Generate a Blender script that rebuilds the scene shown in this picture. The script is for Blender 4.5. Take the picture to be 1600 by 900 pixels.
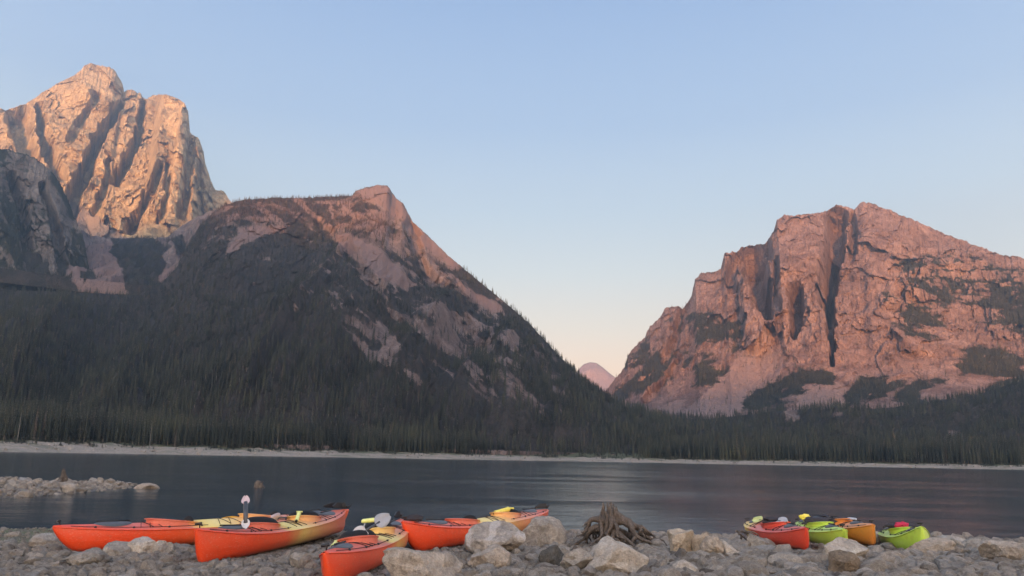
import bpy, bmesh, math, random
import numpy as np
from mathutils import Vector, Matrix, Euler

R = math.radians
S = bpy.context.scene
COL = S.collection
for _o in list(bpy.data.objects):
    bpy.data.objects.remove(_o)
rng = np.random.default_rng(7)
random.seed(7)

# ------------------------------------------------------------------ camera
IW, IH, F = 1600.0, 900.0, 1164.0
PITCH, ROLL, CAMZ = R(12.87), R(1.074), 1.6
cam_d = bpy.data.cameras.new('camera')
cam = bpy.data.objects.new('camera', cam_d)
COL.objects.link(cam)
cam_d.sensor_width = 36.0
cam_d.lens = 36.0 * F / IW
cam_d.clip_start = 0.1
cam_d.clip_end = 40000
cam.rotation_mode = 'XYZ'
CAM_R = Matrix.Rotation(R(90) + PITCH, 3, 'X') @ Matrix.Rotation(ROLL, 3, 'Z')
cam.matrix_world = Matrix.Translation((0, 0, CAMZ)) @ CAM_R.to_4x4()
S.camera = cam

# ------------------------------------------------------------------ sky, sun, exposure
EXPOSURE, SKY_GAIN = 2.45, 0.238
SUN_EL, SUN_HEAD = R(3.2), R(8.0)      # light travels towards heading 8 deg (forward, a little to the right)
SUN_BEAR = math.pi + SUN_HEAD            # bearing of the sun itself, clockwise from +Y
world = bpy.data.worlds.new('World')
S.world = world
world.use_nodes = True
wt = world.node_tree
bg = wt.nodes['Background']
bg.inputs['Strength'].default_value = 0.15
sky = wt.nodes.new('ShaderNodeTexSky')
sky.sky_type = 'NISHITA'
sky.sun_disc = False
sky.sun_elevation = SUN_EL
sky.sun_rotation = SUN_BEAR
sky.air_density, sky.dust_density, sky.ozone_density = 1.0, 1.0, 2.0
tc = wt.nodes.new('ShaderNodeTexCoord')
sep = wt.nodes.new('ShaderNodeSeparateXYZ')
wt.links.new(tc.outputs['Generated'], sep.inputs[0])
ramp = wt.nodes.new('ShaderNodeValToRGB')
wt.links.new(sep.outputs['Z'], ramp.inputs[0])
def srgb(r, g, b):
    f = lambda c: (c / 255 / 12.92) if c / 255 <= 0.04045 else ((c / 255 + 0.055) / 1.055) ** 2.4
    return (f(r), f(g), f(b), 1.0)
stops = [(0.0, (1.25, 0.80, 0.55)), (0.10, (1.95, 1.30, 0.86)), (0.17, (1.52, 1.28, 1.00)), (0.24, (1.16, 1.18, 1.10)), (0.32, (0.84, 0.99, 1.08)),
         (0.42, (0.50, 0.67, 0.90)), (0.56, (0.30, 0.455, 0.72)), (1.0, (0.17, 0.29, 0.55))]
el = ramp.color_ramp.elements
while len(el) < len(stops):
    el.new(0.5)
for e, (p, c) in zip(el, stops):
    e.position = p
    e.color = (*c, 1.0)
scl = wt.nodes.new('ShaderNodeVectorMath'); scl.operation = 'SCALE'
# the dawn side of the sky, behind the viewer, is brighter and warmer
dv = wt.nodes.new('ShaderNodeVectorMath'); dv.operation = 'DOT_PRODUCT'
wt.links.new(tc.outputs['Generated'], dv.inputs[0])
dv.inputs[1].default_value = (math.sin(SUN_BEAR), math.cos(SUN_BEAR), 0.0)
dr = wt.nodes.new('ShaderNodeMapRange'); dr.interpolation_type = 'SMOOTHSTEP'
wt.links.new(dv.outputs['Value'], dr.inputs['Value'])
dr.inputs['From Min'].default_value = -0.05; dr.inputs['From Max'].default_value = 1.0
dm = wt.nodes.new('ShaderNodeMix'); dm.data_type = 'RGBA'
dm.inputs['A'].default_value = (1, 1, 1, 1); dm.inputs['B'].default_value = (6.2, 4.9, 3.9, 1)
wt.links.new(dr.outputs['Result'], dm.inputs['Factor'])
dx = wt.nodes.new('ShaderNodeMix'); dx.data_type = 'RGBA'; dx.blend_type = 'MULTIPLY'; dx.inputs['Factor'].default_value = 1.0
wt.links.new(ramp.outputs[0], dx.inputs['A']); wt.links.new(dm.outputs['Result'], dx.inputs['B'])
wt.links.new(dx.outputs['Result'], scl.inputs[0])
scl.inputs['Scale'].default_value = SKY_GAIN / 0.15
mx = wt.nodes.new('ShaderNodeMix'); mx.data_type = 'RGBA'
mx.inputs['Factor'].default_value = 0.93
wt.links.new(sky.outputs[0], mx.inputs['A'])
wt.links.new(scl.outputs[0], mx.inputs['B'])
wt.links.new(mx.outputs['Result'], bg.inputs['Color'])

sun_d = bpy.data.lights.new('sun', 'SUN')
sun_d.energy = 5.0
sun_d.angle = R(1.6)
sun_d.color = (1.0, 0.41, 0.12)
sun = bpy.data.objects.new('sun', sun_d)
COL.objects.link(sun)
_dir = Vector((math.sin(SUN_HEAD) * math.cos(SUN_EL), math.cos(SUN_HEAD) * math.cos(SUN_EL), -math.sin(SUN_EL)))
sun.rotation_euler = _dir.to_track_quat('-Z', 'Y').to_euler()

S.view_settings.view_transform = 'Standard'
S.view_settings.look = 'None'
S.view_settings.exposure = EXPOSURE
S.view_settings.gamma = 1.0
S.cycles.max_bounces = 6
S.cycles.diffuse_bounces = 3
S.cycles.glossy_bounces = 3
S.cycles.volume_bounces = 0
S.cycles.sample_clamp_indirect = 4.0
S.cycles.blur_glossy = 0.5
S.cycles.transparent_max_bounces = 8
S.cycles.use_denoising = True
S.cycles.caustics_reflective = False

# ------------------------------------------------------------------ picture geometry (numpy)
CR = np.array(CAM_R)
def ray(px, py):
    px = np.asarray(px, float); py = np.asarray(py, float)
    v = np.stack([(px - IW / 2) / F, (IH / 2 - py) / F, -np.ones_like(px)], -1)
    return v @ CR.T
def azel(px, py):
    d = ray(px, py)
    return np.arctan2(d[..., 0], d[..., 1]), np.arctan2(d[..., 2], np.hypot(d[..., 0], d[..., 1]))
def project(x, y, z):
    v = np.stack([x, y, z - CAMZ], -1) @ CR
    w = -v[..., 2]
    w = np.where(w < 1e-3, 1e-3, w)
    return IW / 2 + F * v[..., 0] / w, IH / 2 - F * v[..., 1] / w
def hor_px(py=716.0):
    pass
def on_plane(px, py, z=0.0):
    d = ray(px, py)
    t = (z - CAMZ) / d[2]
    return Vector((d[0] * t, d[1] * t, z))
def at_dist(px, py, y):
    d = ray(px, py)
    t = y / d[1]
    return Vector((d[0] * t, y, CAMZ + d[2] * t))

# ------------------------------------------------------------------ noise (numpy)
_perm = rng.permutation(256)
_perm = np.concatenate([_perm, _perm, _perm])
_g = rng.normal(size=(256, 3)); _g /= np.linalg.norm(_g, axis=1)[:, None]
def pnoise(x, y, z):
    x, y, z = np.broadcast_arrays(np.asarray(x, float), y, z)
    xi, yi, zi = np.floor(x), np.floor(y), np.floor(z)
    xf, yf, zf = x - xi, y - yi, z - zi
    xi, yi, zi = xi.astype(int) & 255, yi.astype(int) & 255, zi.astype(int) & 255
    f = lambda t: t * t * t * (t * (t * 6 - 15) + 10)
    u, v, w = f(xf), f(yf), f(zf)
    def gr(i, j, k):
        h = _perm[_perm[_perm[(xi + i) & 255] + ((yi + j) & 255)] + ((zi + k) & 255)]
        g = _g[h]
        return g[..., 0] * (xf - i) + g[..., 1] * (yf - j) + g[..., 2] * (zf - k)
    l = lambda a, b, t: a + t * (b - a)
    x00 = l(gr(0, 0, 0), gr(1, 0, 0), u); x10 = l(gr(0, 1, 0), gr(1, 1, 0), u)
    x01 = l(gr(0, 0, 1), gr(1, 0, 1), u); x11 = l(gr(0, 1, 1), gr(1, 1, 1), u)
    return l(l(x00, x10, v), l(x01, x11, v), w) * 1.6
def fbm(x, y, z=0.0, o=5, gain=0.5):
    s, a = 0, 1.0
    for i in range(o):
        s = s + a * pnoise(x * 2 ** i + 17.3 * i, y * 2 ** i + 5.1 * i, z * 2 ** i)
        a *= gain
    return s
def ridged(x, y, z=0.0, o=5, gain=0.5):
    s, a, w = 0, 1.0, 1.0
    for i in range(o):
        n = 1 - np.abs(pnoise(x * 2 ** i + 31.7 * i, y * 2 ** i + 9.2 * i, z * 2 ** i))
        n = n * n * w
        s = s + a * n
        w = np.clip(n * 1.6, 0, 1)
        a *= gain
    return s
_rt = rng.random((256, 5)) * 2 - 1
def facets(u, v, cell, seed=0, tilt=0.9):
    """broken planar faces: each jittered cell has its own offset and tilt"""
    gu, gv = u / cell, v / cell
    iu, iv = np.floor(gu).astype(int), np.floor(gv).astype(int)
    best = np.full(gu.shape, 1e9); val = np.zeros(gu.shape)
    for du in (-1, 0, 1):
        for dv in (-1, 0, 1):
            a, b = iu + du, iv + dv
            h = _rt[_perm[_perm[(a + seed) & 255] + (b & 255)]]
            cx, cy = a + 0.5 + 0.45 * h[..., 0], b + 0.5 + 0.45 * h[..., 1]
            d = (gu - cx) ** 2 + (gv - cy) ** 2
            m = d < best
            best = np.where(m, d, best)
            val = np.where(m, 0.5 * h[..., 2] + tilt * (h[..., 3] * (gu - cx) + 0.6 * h[..., 4] * (gv - cy)), val)
    return val * cell
def crags(u, z, cells, amps, seed=0, vs=0.7, shear=0.0):
    """sum of facet fields, taller than wide, with warped borders"""
    out = 0
    for i, (c, a) in enumerate(zip(cells, amps)):
        wu = u + shear * z + 0.28 * c * fbm(u / c * 1.7, z / c * 1.7, 3.0 + i, 3)
        wz = z * vs + 0.28 * c * fbm(u / c * 1.7 + 9, z / c * 1.7, 7.0 + i, 3)
        out = out + a * facets(wu, wz, c, seed + 37 * i)
    return out
def sstep(a, b, x):
    t = np.clip((x - a) / (b - a), 0, 1)
    return t * t * (3 - 2 * t)
def seg_dist(px, py, pts):
    """distance to a polyline and the parameter (0..1) along it"""
    best = np.full(px.shape, 1e9); par = np.zeros(px.shape)
    n = len(pts) - 1
    for i in range(n):
        ax, ay = pts[i]; bx, by = pts[i + 1]
        dx, dy = bx - ax, by - ay
        t = np.clip(((px - ax) * dx + (py - ay) * dy) / (dx * dx + dy * dy + 1e-9), 0, 1)
        d = np.hypot(px - ax - t * dx, py - ay - t * dy)
        m = d < best
        best = np.where(m, d, best); par = np.where(m, (i + t) / n, par)
    return best, par
def poly_mask(px, py, poly, soft=6.0):
    inside = np.zeros(px.shape, bool)
    n = len(poly)
    for i in range(n):
        x1, y1 = poly[i]; x2, y2 = poly[(i + 1) % n]
        c = ((y1 > py) != (y2 > py))
        xx = (x2 - x1) * (py - y1) / ((y2 - y1) if y2 != y1 else 1e-9) + x1
        inside ^= c & (px < xx)
    d, _ = seg_dist(px, py, list(poly) + [poly[0]])
    sd = np.where(inside, d, -d)
    return sstep(-soft, soft, sd)

# ------------------------------------------------------------------ object helpers
def mesh_obj(name, verts, faces, mats=(), parent=None, smooth=True, midx=None, sharp=None):
    me = bpy.data.meshes.new(name)
    me.from_pydata([tuple(v) for v in verts], [], [tuple(f) for f in faces])
    for m in (mats if isinstance(mats, (list, tuple)) else [mats]):
        me.materials.append(m)
    if midx is not None:
        me.polygons.foreach_set('material_index', midx)
    me.polygons.foreach_set('use_smooth', [smooth] * len(me.polygons))
    me.update()
    if sharp:
        me.set_sharp_from_angle(angle=R(sharp))
    o = bpy.data.objects.new(name, me)
    COL.objects.link(o)
    if parent is not None:
        o.parent = parent
    return o
def np_mesh(name, V, Q, mat, attrs=None, smooth=True):
    me = bpy.data.meshes.new(name)
    V = np.ascontiguousarray(V, np.float32); Q = np.ascontiguousarray(Q, np.int32)
    me.vertices.add(len(V)); me.vertices.foreach_set('co', V.ravel())
    k = Q.shape[1]
    me.loops.add(Q.size); me.loops.foreach_set('vertex_index', Q.ravel())
    me.polygons.add(len(Q))
    me.polygons.foreach_set('loop_start', np.arange(0, Q.size, k, dtype=np.int32))
    me.polygons.foreach_set('use_smooth', np.full(len(Q), smooth))
    me.update(calc_edges=True)
    for an, av in (attrs or {}).items():
        a = me.attributes.new(an, 'FLOAT', 'POINT')
        a.data.foreach_set('value', np.ascontiguousarray(av, np.float32).ravel())
    me.materials.append(mat)
    o = bpy.data.objects.new(name, me)
    COL.objects.link(o)
    return o
def grid_faces(ni, nj):
    i, j = np.meshgrid(np.arange(ni - 1), np.arange(nj - 1), indexing='ij')
    a = (i * nj + j).ravel()
    return np.stack([a, a + nj, a + nj + 1, a + 1], -1)
def tag(o, label=None, cat=None, group=None, kind=None):
    if label: o['label'] = label
    if cat: o['category'] = cat
    if group: o['group'] = group
    if kind: o['kind'] = kind
    return o
def empty(name, loc=(0, 0, 0), rot=(0, 0, 0)):
    o = bpy.data.objects.new(name, None)
    COL.objects.link(o)
    o.location = loc; o.rotation_euler = rot
    o.empty_display_size = 0.2
    return o

# ------------------------------------------------------------------ material helpers
class NT:
    def __init__(s, name):
        s.m = bpy.data.materials.new(name); s.m.use_nodes = True
        s.t = s.m.node_tree; s.b = s.t.nodes['Principled BSDF']
    def n(s, typ, **kw):
        nd = s.t.nodes.new(typ)
        for k, v in kw.items():
            setattr(nd, k, v)
        return nd
    def l(s, a, b): s.t.links.new(a, b)
    def val(s, sock, v):
        if hasattr(v, 'is_output'): s.l(v, sock)
        elif v is not None: sock.default_value = v
    def noise(s, vec, scale, detail=4, rough=0.55, dist=0.0):
        nd = s.n('ShaderNodeTexNoise'); s.val(nd.inputs['Vector'], vec)
        nd.inputs['Scale'].default_value = scale; nd.inputs['Detail'].default_value = detail
        nd.inputs['Roughness'].default_value = rough; nd.inputs['Distortion'].default_value = dist
        return nd.outputs['Fac']
    def ramp(s, fac, stops, interp='LINEAR'):
        nd = s.n('ShaderNodeValToRGB'); s.l(fac, nd.inputs[0])
        nd.color_ramp.interpolation = interp
        e = nd.color_ramp.elements
        while len(e) < len(stops): e.new(0.5)
        for q, (p, c) in zip(e, stops):
            q.position = p
            q.color = c if len(c) == 4 else (*c, 1)
        return nd.outputs[0]
    def mix(s, fac, a, b, mode='MIX'):
        nd = s.n('ShaderNodeMix', data_type='RGBA', blend_type=mode)
        s.val(nd.inputs['Factor'], fac)
        for k, v in (('A', a), ('B', b)):
            if isinstance(v, tuple) and len(v) == 3: v = (*v, 1)
            s.val(nd.inputs[k], v)
        return nd.outputs['Result']
    def math(s, op, a, b=None, clamp=False):
        nd = s.n('ShaderNodeMath', operation=op, use_clamp=clamp)
        s.val(nd.inputs[0], a)
        if b is not None: s.val(nd.inputs[1], b)
        return nd.outputs[0]
    def mapping(s, vec, scale=(1, 1, 1), loc=(0, 0, 0), rot=(0, 0, 0)):
        nd = s.n('ShaderNodeMapping'); s.l(vec, nd.inputs['Vector'])
        nd.inputs['Scale'].default_value = scale; nd.inputs['Location'].default_value = loc; nd.inputs['Rotation'].default_value = rot
        return nd.outputs[0]
    def obj(s): return s.n('ShaderNodeTexCoord').outputs['Object']
    def geo(s, k='Position'): return s.n('ShaderNodeNewGeometry').outputs[k]
    def attr(s, name):
        return s.n('ShaderNodeAttribute', attribute_name=name).outputs['Fac']
    def rand(s): return s.n('ShaderNodeObjectInfo').outputs['Random']
    def bump(s, h, strength=0.5, dist=1.0, normal=None):
        nd = s.n('ShaderNodeBump'); s.l(h, nd.inputs['Height'])
        nd.inputs['Strength'].default_value = strength; nd.inputs['Distance'].default_value = dist
        if normal is not None: s.l(normal, nd.inputs['Normal'])
        return nd.outputs[0]
    def out(s, color=None, rough=None, normal=None, spec=None, coat=None):
        s.val(s.b.inputs['Base Color'], (*color, 1) if isinstance(color, tuple) and len(color) == 3 else color)
        s.val(s.b.inputs['Roughness'], rough)
        if normal is not None: s.l(normal, s.b.inputs['Normal'])
        if spec is not None: s.b.inputs['Specular IOR Level'].default_value = spec
        if coat is not None: s.b.inputs['Coat Weight'].default_value = coat
        return s.m

def rock_material(name, c_lo, c_mid, c_hi, scree, veg=(0.030, 0.040, 0.020), veg2=(0.055, 0.060, 0.028), s=1.0, bumpd=7.0, cover=True, stretch=0.45):
    m = NT(name)
    P = m.geo()
    st = m.mapping(P, scale=(1, 1, stretch))
    n1 = m.noise(st, 0.011 * s, 8, 0.62, 0.8)
    n2 = m.noise(st, 0.06 * s, 6, 0.65, 0.5)
    n3 = m.noise(P, 0.35 * s, 4, 0.6)
    mixn = m.math('ADD', m.math('MULTIPLY', n1, 0.45), m.math('ADD', m.math('MULTIPLY', n2, 0.38), m.math('MULTIPLY', n3, 0.17)))
    col = m.ramp(mixn, [(0.36, c_lo), (0.47, c_mid), (0.60, c_hi)])
    # dark joints and water streaks in the rock
    vor = m.n('ShaderNodeTexVoronoi', feature='DISTANCE_TO_EDGE')
    wv = m.n('ShaderNodeVectorMath', operation='ADD')
    m.l(m.mapping(P, scale=(0.022 * s, 0.022 * s, 0.009 * s)), wv.inputs[0])
    nn = m.n('ShaderNodeTexNoise'); m.l(P, nn.inputs['Vector']); nn.inputs['Scale'].default_value = 0.03 * s; nn.inputs['Detail'].default_value = 5
    m.l(nn.outputs['Color'], wv.inputs[1]); m.l(wv.outputs[0], vor.inputs['Vector'])
    joint = m.ramp(vor.outputs['Distance'], [(0.0, (0.45, 0.45, 0.47)), (0.055, (1, 1, 1))])
    col = m.mix(0.75, col, joint, 'MULTIPLY')
    h = m.math('ADD', m.math('MULTIPLY', n2, 1.2), m.math('ADD', n3, m.math('MULTIPLY', vor.outputs['Distance'], 1.0)))
    if cover:
        sn = m.noise(P, 0.5 * s, 3, 0.7)
        scol = m.mix(sn, tuple(x * 0.72 for x in scree), tuple(min(1, x * 1.2) for x in scree))
        sf = m.ramp(m.math('ADD', m.attr('scree'), m.math('MULTIPLY', m.math('SUBTRACT', n2, 0.5), 0.7)), [(0.42, (0, 0, 0)), (0.58, (1, 1, 1))])
        col = m.mix(sf, col, scol)
        vf = m.ramp(m.math('ADD', m.attr('veg'), m.math('MULTIPLY', m.math('SUBTRACT', m.math('ADD', m.math('MULTIPLY', n2, 0.6), m.math('MULTIPLY', n3, 0.4)), 0.5), 1.6)), [(0.42, (0, 0, 0)), (0.56, (1, 1, 1))])
        vcol = m.mix(m.ramp(m.noise(P, 0.03 * s, 5, 0.7), [(0.35, (0, 0, 0)), (0.65, (1, 1, 1))]), veg, veg2)
        col = m.mix(vf, col, vcol)
    nb = m.bump(h, 0.9, bumpd)
    return m.out(col, 0.95, nb, 0.1)

M = {}
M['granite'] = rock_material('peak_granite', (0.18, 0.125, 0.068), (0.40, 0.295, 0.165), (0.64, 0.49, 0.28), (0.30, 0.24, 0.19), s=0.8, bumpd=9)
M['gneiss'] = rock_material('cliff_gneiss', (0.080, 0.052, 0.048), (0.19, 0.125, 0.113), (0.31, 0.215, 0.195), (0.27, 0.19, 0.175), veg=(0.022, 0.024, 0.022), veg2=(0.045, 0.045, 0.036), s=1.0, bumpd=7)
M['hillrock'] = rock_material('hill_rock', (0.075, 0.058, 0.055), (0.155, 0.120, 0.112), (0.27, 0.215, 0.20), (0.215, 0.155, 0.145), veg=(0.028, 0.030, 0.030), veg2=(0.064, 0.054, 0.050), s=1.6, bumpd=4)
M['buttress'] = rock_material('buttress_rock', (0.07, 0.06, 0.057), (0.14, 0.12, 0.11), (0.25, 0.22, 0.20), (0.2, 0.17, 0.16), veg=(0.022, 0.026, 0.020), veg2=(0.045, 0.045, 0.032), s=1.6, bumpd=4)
M['farrock'] = rock_material('far_peak_rock', (0.42, 0.25, 0.22), (0.52, 0.32, 0.28), (0.58, 0.37, 0.32), (0.4, 0.35, 0.3), s=0.3, bumpd=12)

# ------------------------------------------------------------------ landforms
def lin(pts):
    xs = [p[0] for p in pts]; ys = [p[1] for p in pts]
    return lambda q: np.interp(q, xs, ys)

def landform(name, sil, xr, rb, rr, zb, prof, relief, mat, nA, nR, carve=(), veg=None, scree=None, backslope=0.9, amp_edge=0.25, jag=0.0, seed=0.0, back=0.35, wob=0.0, flat=False, flatveg=None):
    """A range seen from the lake: for every bearing a base distance, a crest distance and a crest height, with real relief between."""
    px = np.linspace(xr[0], xr[1], nA)
    az, _ = azel(px, np.full_like(px, 600.0))
    sp = np.array(sil, float)
    saz, sel = azel(sp[:, 0], sp[:, 1])
    el_t = np.interp(az, saz, sel)
    if jag:
        el_t = el_t + jag * (fbm(az * 260 + seed, seed, 3.3, 4, 0.6))
    rbv, rrv = lin(rb)(px), lin(rr)(px)
    if wob:
        rrv = rrv + wob * fbm(az * 9 + seed, 1.7, seed, 4)
        rbv = rbv + 0.5 * wob * fbm(az * 9 + seed, 8.7, seed, 4)
    zbv = lin(zb)(px) if isinstance(zb, (list, tuple)) else np.full_like(px, zb)
    nf = int(nR * 0.86)
    t = np.concatenate([np.linspace(0, 1, nf), 1 + back * np.linspace(0, 1, nR - nf + 1)[1:] ** 1.3])
    T, AZ = np.meshgrid(t, az)
    RR, RB = rrv[:, None], rbv[:, None]
    r = RB + (RR - RB) * T
    zt = CAMZ + rrv * np.tan(el_t)
    H = (zt - zbv)[:, None]
    base = zbv[:, None] + H * prof(np.clip(T, 0, 1)) - np.clip(T - 1, 0, 9) * (RR - RB) * backslope
    X, Y = r * np.sin(AZ), r * np.cos(AZ)
    env = sstep(0, 0.12, T) * (1 - (1 - amp_edge) * sstep(0.75, 1.0, T))
    Z = base.copy()
    ppx, ppy = project(X, Y, base)
    wx = ppx + 5 * fbm(X / 90, Y / 90, base / 90, 3); wy = ppy + 5 * fbm(X / 90 + 40, Y / 90, base / 90, 3)
    dr = np.zeros_like(Z)
    if relief:
        q = relief(X, Y, base, AZ, T)
        if isinstance(q, tuple):
            Z = Z + env * q[0]; dr = dr + env * q[1]
        else:
            Z = Z + env * q
    for pts, width, depth in carve:
        d, par = seg_dist(wx, wy, pts)
        w = width * (1 + 0.5 * (par - 0.5)) if not isinstance(width, tuple) else width[0] + (width[1] - width[0]) * par
        k = np.clip(1 - d / w, 0, 1)
        k = np.clip(k * 1.5, 0, 1)
        k = (k * k * (3 - 2 * k)) * sstep(0.0, 0.04, T) * (1 - sstep(0.985, 1.02, T))
        if isinstance(relief(X[:1], Y[:1], base[:1], AZ[:1], T[:1]), tuple):
            dr = dr + 0.75 * depth * k; Z = Z - 0.25 * depth * k
        else:
            Z = Z - depth * k
    Z[:, 0] = zbv - 25
    r = r + dr
    X, Y = r * np.sin(AZ), r * np.cos(AZ)
    for _ in range(5):
        E = np.arctan2(Z - CAMZ, r)
        k = E.argmax(1)
        ii = np.arange(len(px))
        zm, rm = Z[ii, k], r[ii, k]
        need = CAMZ + rm * np.tan(el_t)
        f = (need - zbv) / np.maximum(zm - zbv, 1.0)
        f = np.clip(f, 0.6, 1.6)
        wgt = sstep(0.2, 0.95, T)
        Z = Z * (1 + (f[:, None] - 1) * wgt) if False else zbv[:, None] + (Z - zbv[:, None]) * (1 + (f[:, None] - 1) * wgt)
    V = np.stack([X, Y, Z], -1).reshape(-1, 3)
    ppx, ppy = project(X, Y, Z)
    wx = ppx + 7 * fbm(X / 70, Y / 70, Z / 70, 4); wy = ppy + 5 * fbm(X / 70 + 40, Y / 70, Z / 70, 4)
    vg = veg(wx, wy, X, Y, Z, T) if veg else np.zeros_like(X)
    if flatveg is not None:
        # growth keeps to the ledges and easier ground, thinning out on the steep faces
        gzr = np.gradient(Z, axis=1) / np.maximum(np.abs(np.gradient(r, axis=1)), 0.3)
        gs = gzr.copy()
        for _ in range(2):
            gs[:, 1:-1] = (gs[:, :-2] + gs[:, 1:-1] + gs[:, 2:]) / 3; gs[1:-1] = (gs[:-2] + gs[1:-1] + gs[2:]) / 3
        fl = 1 - sstep(flatveg[0], flatveg[1], np.abs(gs))
        vg = np.clip(vg * (0.45 + 0.85 * fl) + flatveg[2] * fl + 0.22 * fbm(X / 35, Y / 35, Z / 25, 4), 0, 1)
    sc = scree(wx, wy, X, Y, Z, T) if scree else np.zeros_like(X)
    o = np_mesh(name, V, grid_faces(*X.shape), mat, {'veg': vg, 'scree': sc}, smooth=not flat)
    tag(o, kind='structure')
    return dict(o=o, X=X, Y=Y, Z=Z, T=T, px=ppx, py=ppy, wx=wx, wy=wy, veg=vg, scree=sc)

def masks(*polys):
    """polys: (weight, soft, points)"""
    def f(wx, wy, *a):
        v = np.zeros_like(wx)
        for w, soft, pts in polys:
            k = poly_mask(wx, wy, pts, soft)
            v = v + w * k if w < 0 else np.maximum(v, w * k)
        return np.clip(v, 0, 1)
    return f

# --- A: the high granite peak at the left
silA = [(-420, 300), (-200, 240), (-60, 190), (0, 169), (7, 172), (27, 167), (44, 160), (67, 144), (89, 131), (111, 120), (127, 109), (133, 101), (144, 99),
        (153, 102), (171, 104), (182, 113), (190, 128), (194, 143), (200, 141), (209, 141), (220, 147), (227, 156), (232, 153), (240, 149), (256, 147),
        (271, 151), (287, 160), (294, 173), (297, 206), (311, 218), (318, 236), (321, 256), (329, 280), (336, 296), (349, 298), (358, 311), (364, 318),
        (380, 345), (420, 400), (480, 460)]
def r_(X, Y): return np.hypot(X, Y)
def reliefA(X, Y, Z, AZ, T):
    u = AZ * 3400
    w = u + 0.45 * Z + 130 * fbm(X / 330, Y / 330, Z / 330, 4)
    rib = ridged(w / 260, Z / 620, 0.3, 4, 0.45)
    cr = crags(u, Z, (240, 105, 50, 25, 12), (0.34, 0.30, 0.30, 0.36, 0.36), 5, 0.55, 0.35)
    led = fbm(u / 200, 2.0, Z / 30, 5, 0.6)
    return 16 * led + 0.35 * cr, 70 * (1 - rib) + cr + 8 * led
carveA = [([(187, 165), (160, 200), (135, 260), (118, 300), (108, 330)], (9, 18), 230),
          ([(226, 158), (222, 175), (216, 205), (208, 240), (190, 265), (180, 280)], (5, 13), 170),
          ([(250, 265), (235, 300), (215, 335), (203, 360)], (9, 12), 130),
          ([(300, 210), (298, 250), (292, 300), (285, 335)], (6, 10), 90),
          ([(62, 165), (66, 200), (78, 240), (95, 275)], (9, 16), 170),
          ([(28, 178), (35, 215), (50, 245)], (26, 18), 190),
          ([(150, 150), (125, 190), (112, 215)], (8, 12), 80),
          ([(262, 250), (262, 300), (250, 350)], (5, 8), 70),
          ([(310, 260), (312, 300), (318, 330)], (5, 7), 70),
          ([(170, 250), (160, 300), (150, 330)], (6, 10), 70)]
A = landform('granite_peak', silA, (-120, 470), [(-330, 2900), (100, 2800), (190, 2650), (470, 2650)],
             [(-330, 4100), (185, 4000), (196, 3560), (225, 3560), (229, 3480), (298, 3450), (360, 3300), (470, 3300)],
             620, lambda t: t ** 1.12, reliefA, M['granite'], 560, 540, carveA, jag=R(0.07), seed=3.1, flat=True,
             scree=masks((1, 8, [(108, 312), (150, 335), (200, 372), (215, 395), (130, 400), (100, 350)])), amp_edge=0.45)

# --- bench with scree fans below the peak
silF = [(-60, 330), (60, 330), (100, 345), (118, 352), (140, 368), (160, 371), (190, 372), (215, 371), (240, 373), (262, 370), (285, 352), (305, 340), (330, 330), (350, 325), (380, 340), (440, 380)]
F_ = landform('scree_bench', silF, (-40, 430), [(-40, 1500), (430, 1500)], [(-40, 2350), (430, 2250)], 300, lambda t: t ** 1.25,
              lambda X, Y, Z, AZ, T: 26 * fbm(X / 130, Y / 130, Z / 130, 5) - 20 * ridged(X / 60, Y / 200, 0, 3), M['hillrock'], 300, 200, jag=R(0.05), seed=8.8,
              veg=masks((1, 4, [(-60, 320), (104, 320), (110, 440), (96, 462), (60, 480), (-60, 480)]), (1, 3, [(172, 374), (245, 374), (262, 385), (250, 400), (262, 412), (248, 440), (262, 450), (330, 470), (200, 470), (195, 440), (190, 420), (172, 395)]),
                        (1, 4, [(262, 372), (285, 368), (292, 395), (275, 400)]), (1, 3, [(128, 422), (148, 424), (150, 434), (130, 436)]), (0.9, 4, [(300, 380), (340, 350), (350, 400), (320, 420)]),
                        (1, 3, [(40, 440), (110, 452), (130, 462), (60, 480)])),
              scree=masks((1, 2, [(115, 385), (150, 378), (172, 380), (185, 415), (198, 445), (218, 464), (195, 480), (90, 480), (112, 440)]),
                          (1, 2, [(248, 425), (300, 410), (345, 400), (318, 432), (268, 446), (248, 442)])), amp_edge=0.6)

# --- dark rocky buttress at the far left
silB = [(-400, 120), (-120, 190), (0, 231), (22, 236), (49, 244), (67, 256), (84, 271), (96, 289), (107, 316), (118, 342), (128, 362), (134, 390), (140, 420), (150, 450), (165, 475), (185, 500)]
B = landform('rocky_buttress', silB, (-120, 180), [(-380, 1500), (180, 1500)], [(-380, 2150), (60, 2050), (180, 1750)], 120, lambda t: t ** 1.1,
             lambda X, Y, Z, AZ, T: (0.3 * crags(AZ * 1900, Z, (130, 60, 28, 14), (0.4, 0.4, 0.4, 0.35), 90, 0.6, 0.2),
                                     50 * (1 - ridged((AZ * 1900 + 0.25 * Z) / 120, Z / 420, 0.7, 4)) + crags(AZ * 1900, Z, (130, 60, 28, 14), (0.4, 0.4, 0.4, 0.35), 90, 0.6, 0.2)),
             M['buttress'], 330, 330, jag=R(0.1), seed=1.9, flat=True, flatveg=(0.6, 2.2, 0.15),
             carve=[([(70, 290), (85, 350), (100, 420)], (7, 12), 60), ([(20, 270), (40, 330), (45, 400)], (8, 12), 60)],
             veg=lambda wx, wy, X, Y, Z, T: np.clip(0.50 + 0.55 * fbm(X / 110, Y / 110, Z / 160, 4) - 0.35 * poly_mask(wx, wy, [(55, 290), (95, 300), (112, 360), (112, 440), (30, 445), (40, 380)], 12) + 0.5 * sstep(430, 460, wy), 0, 1))

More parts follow.
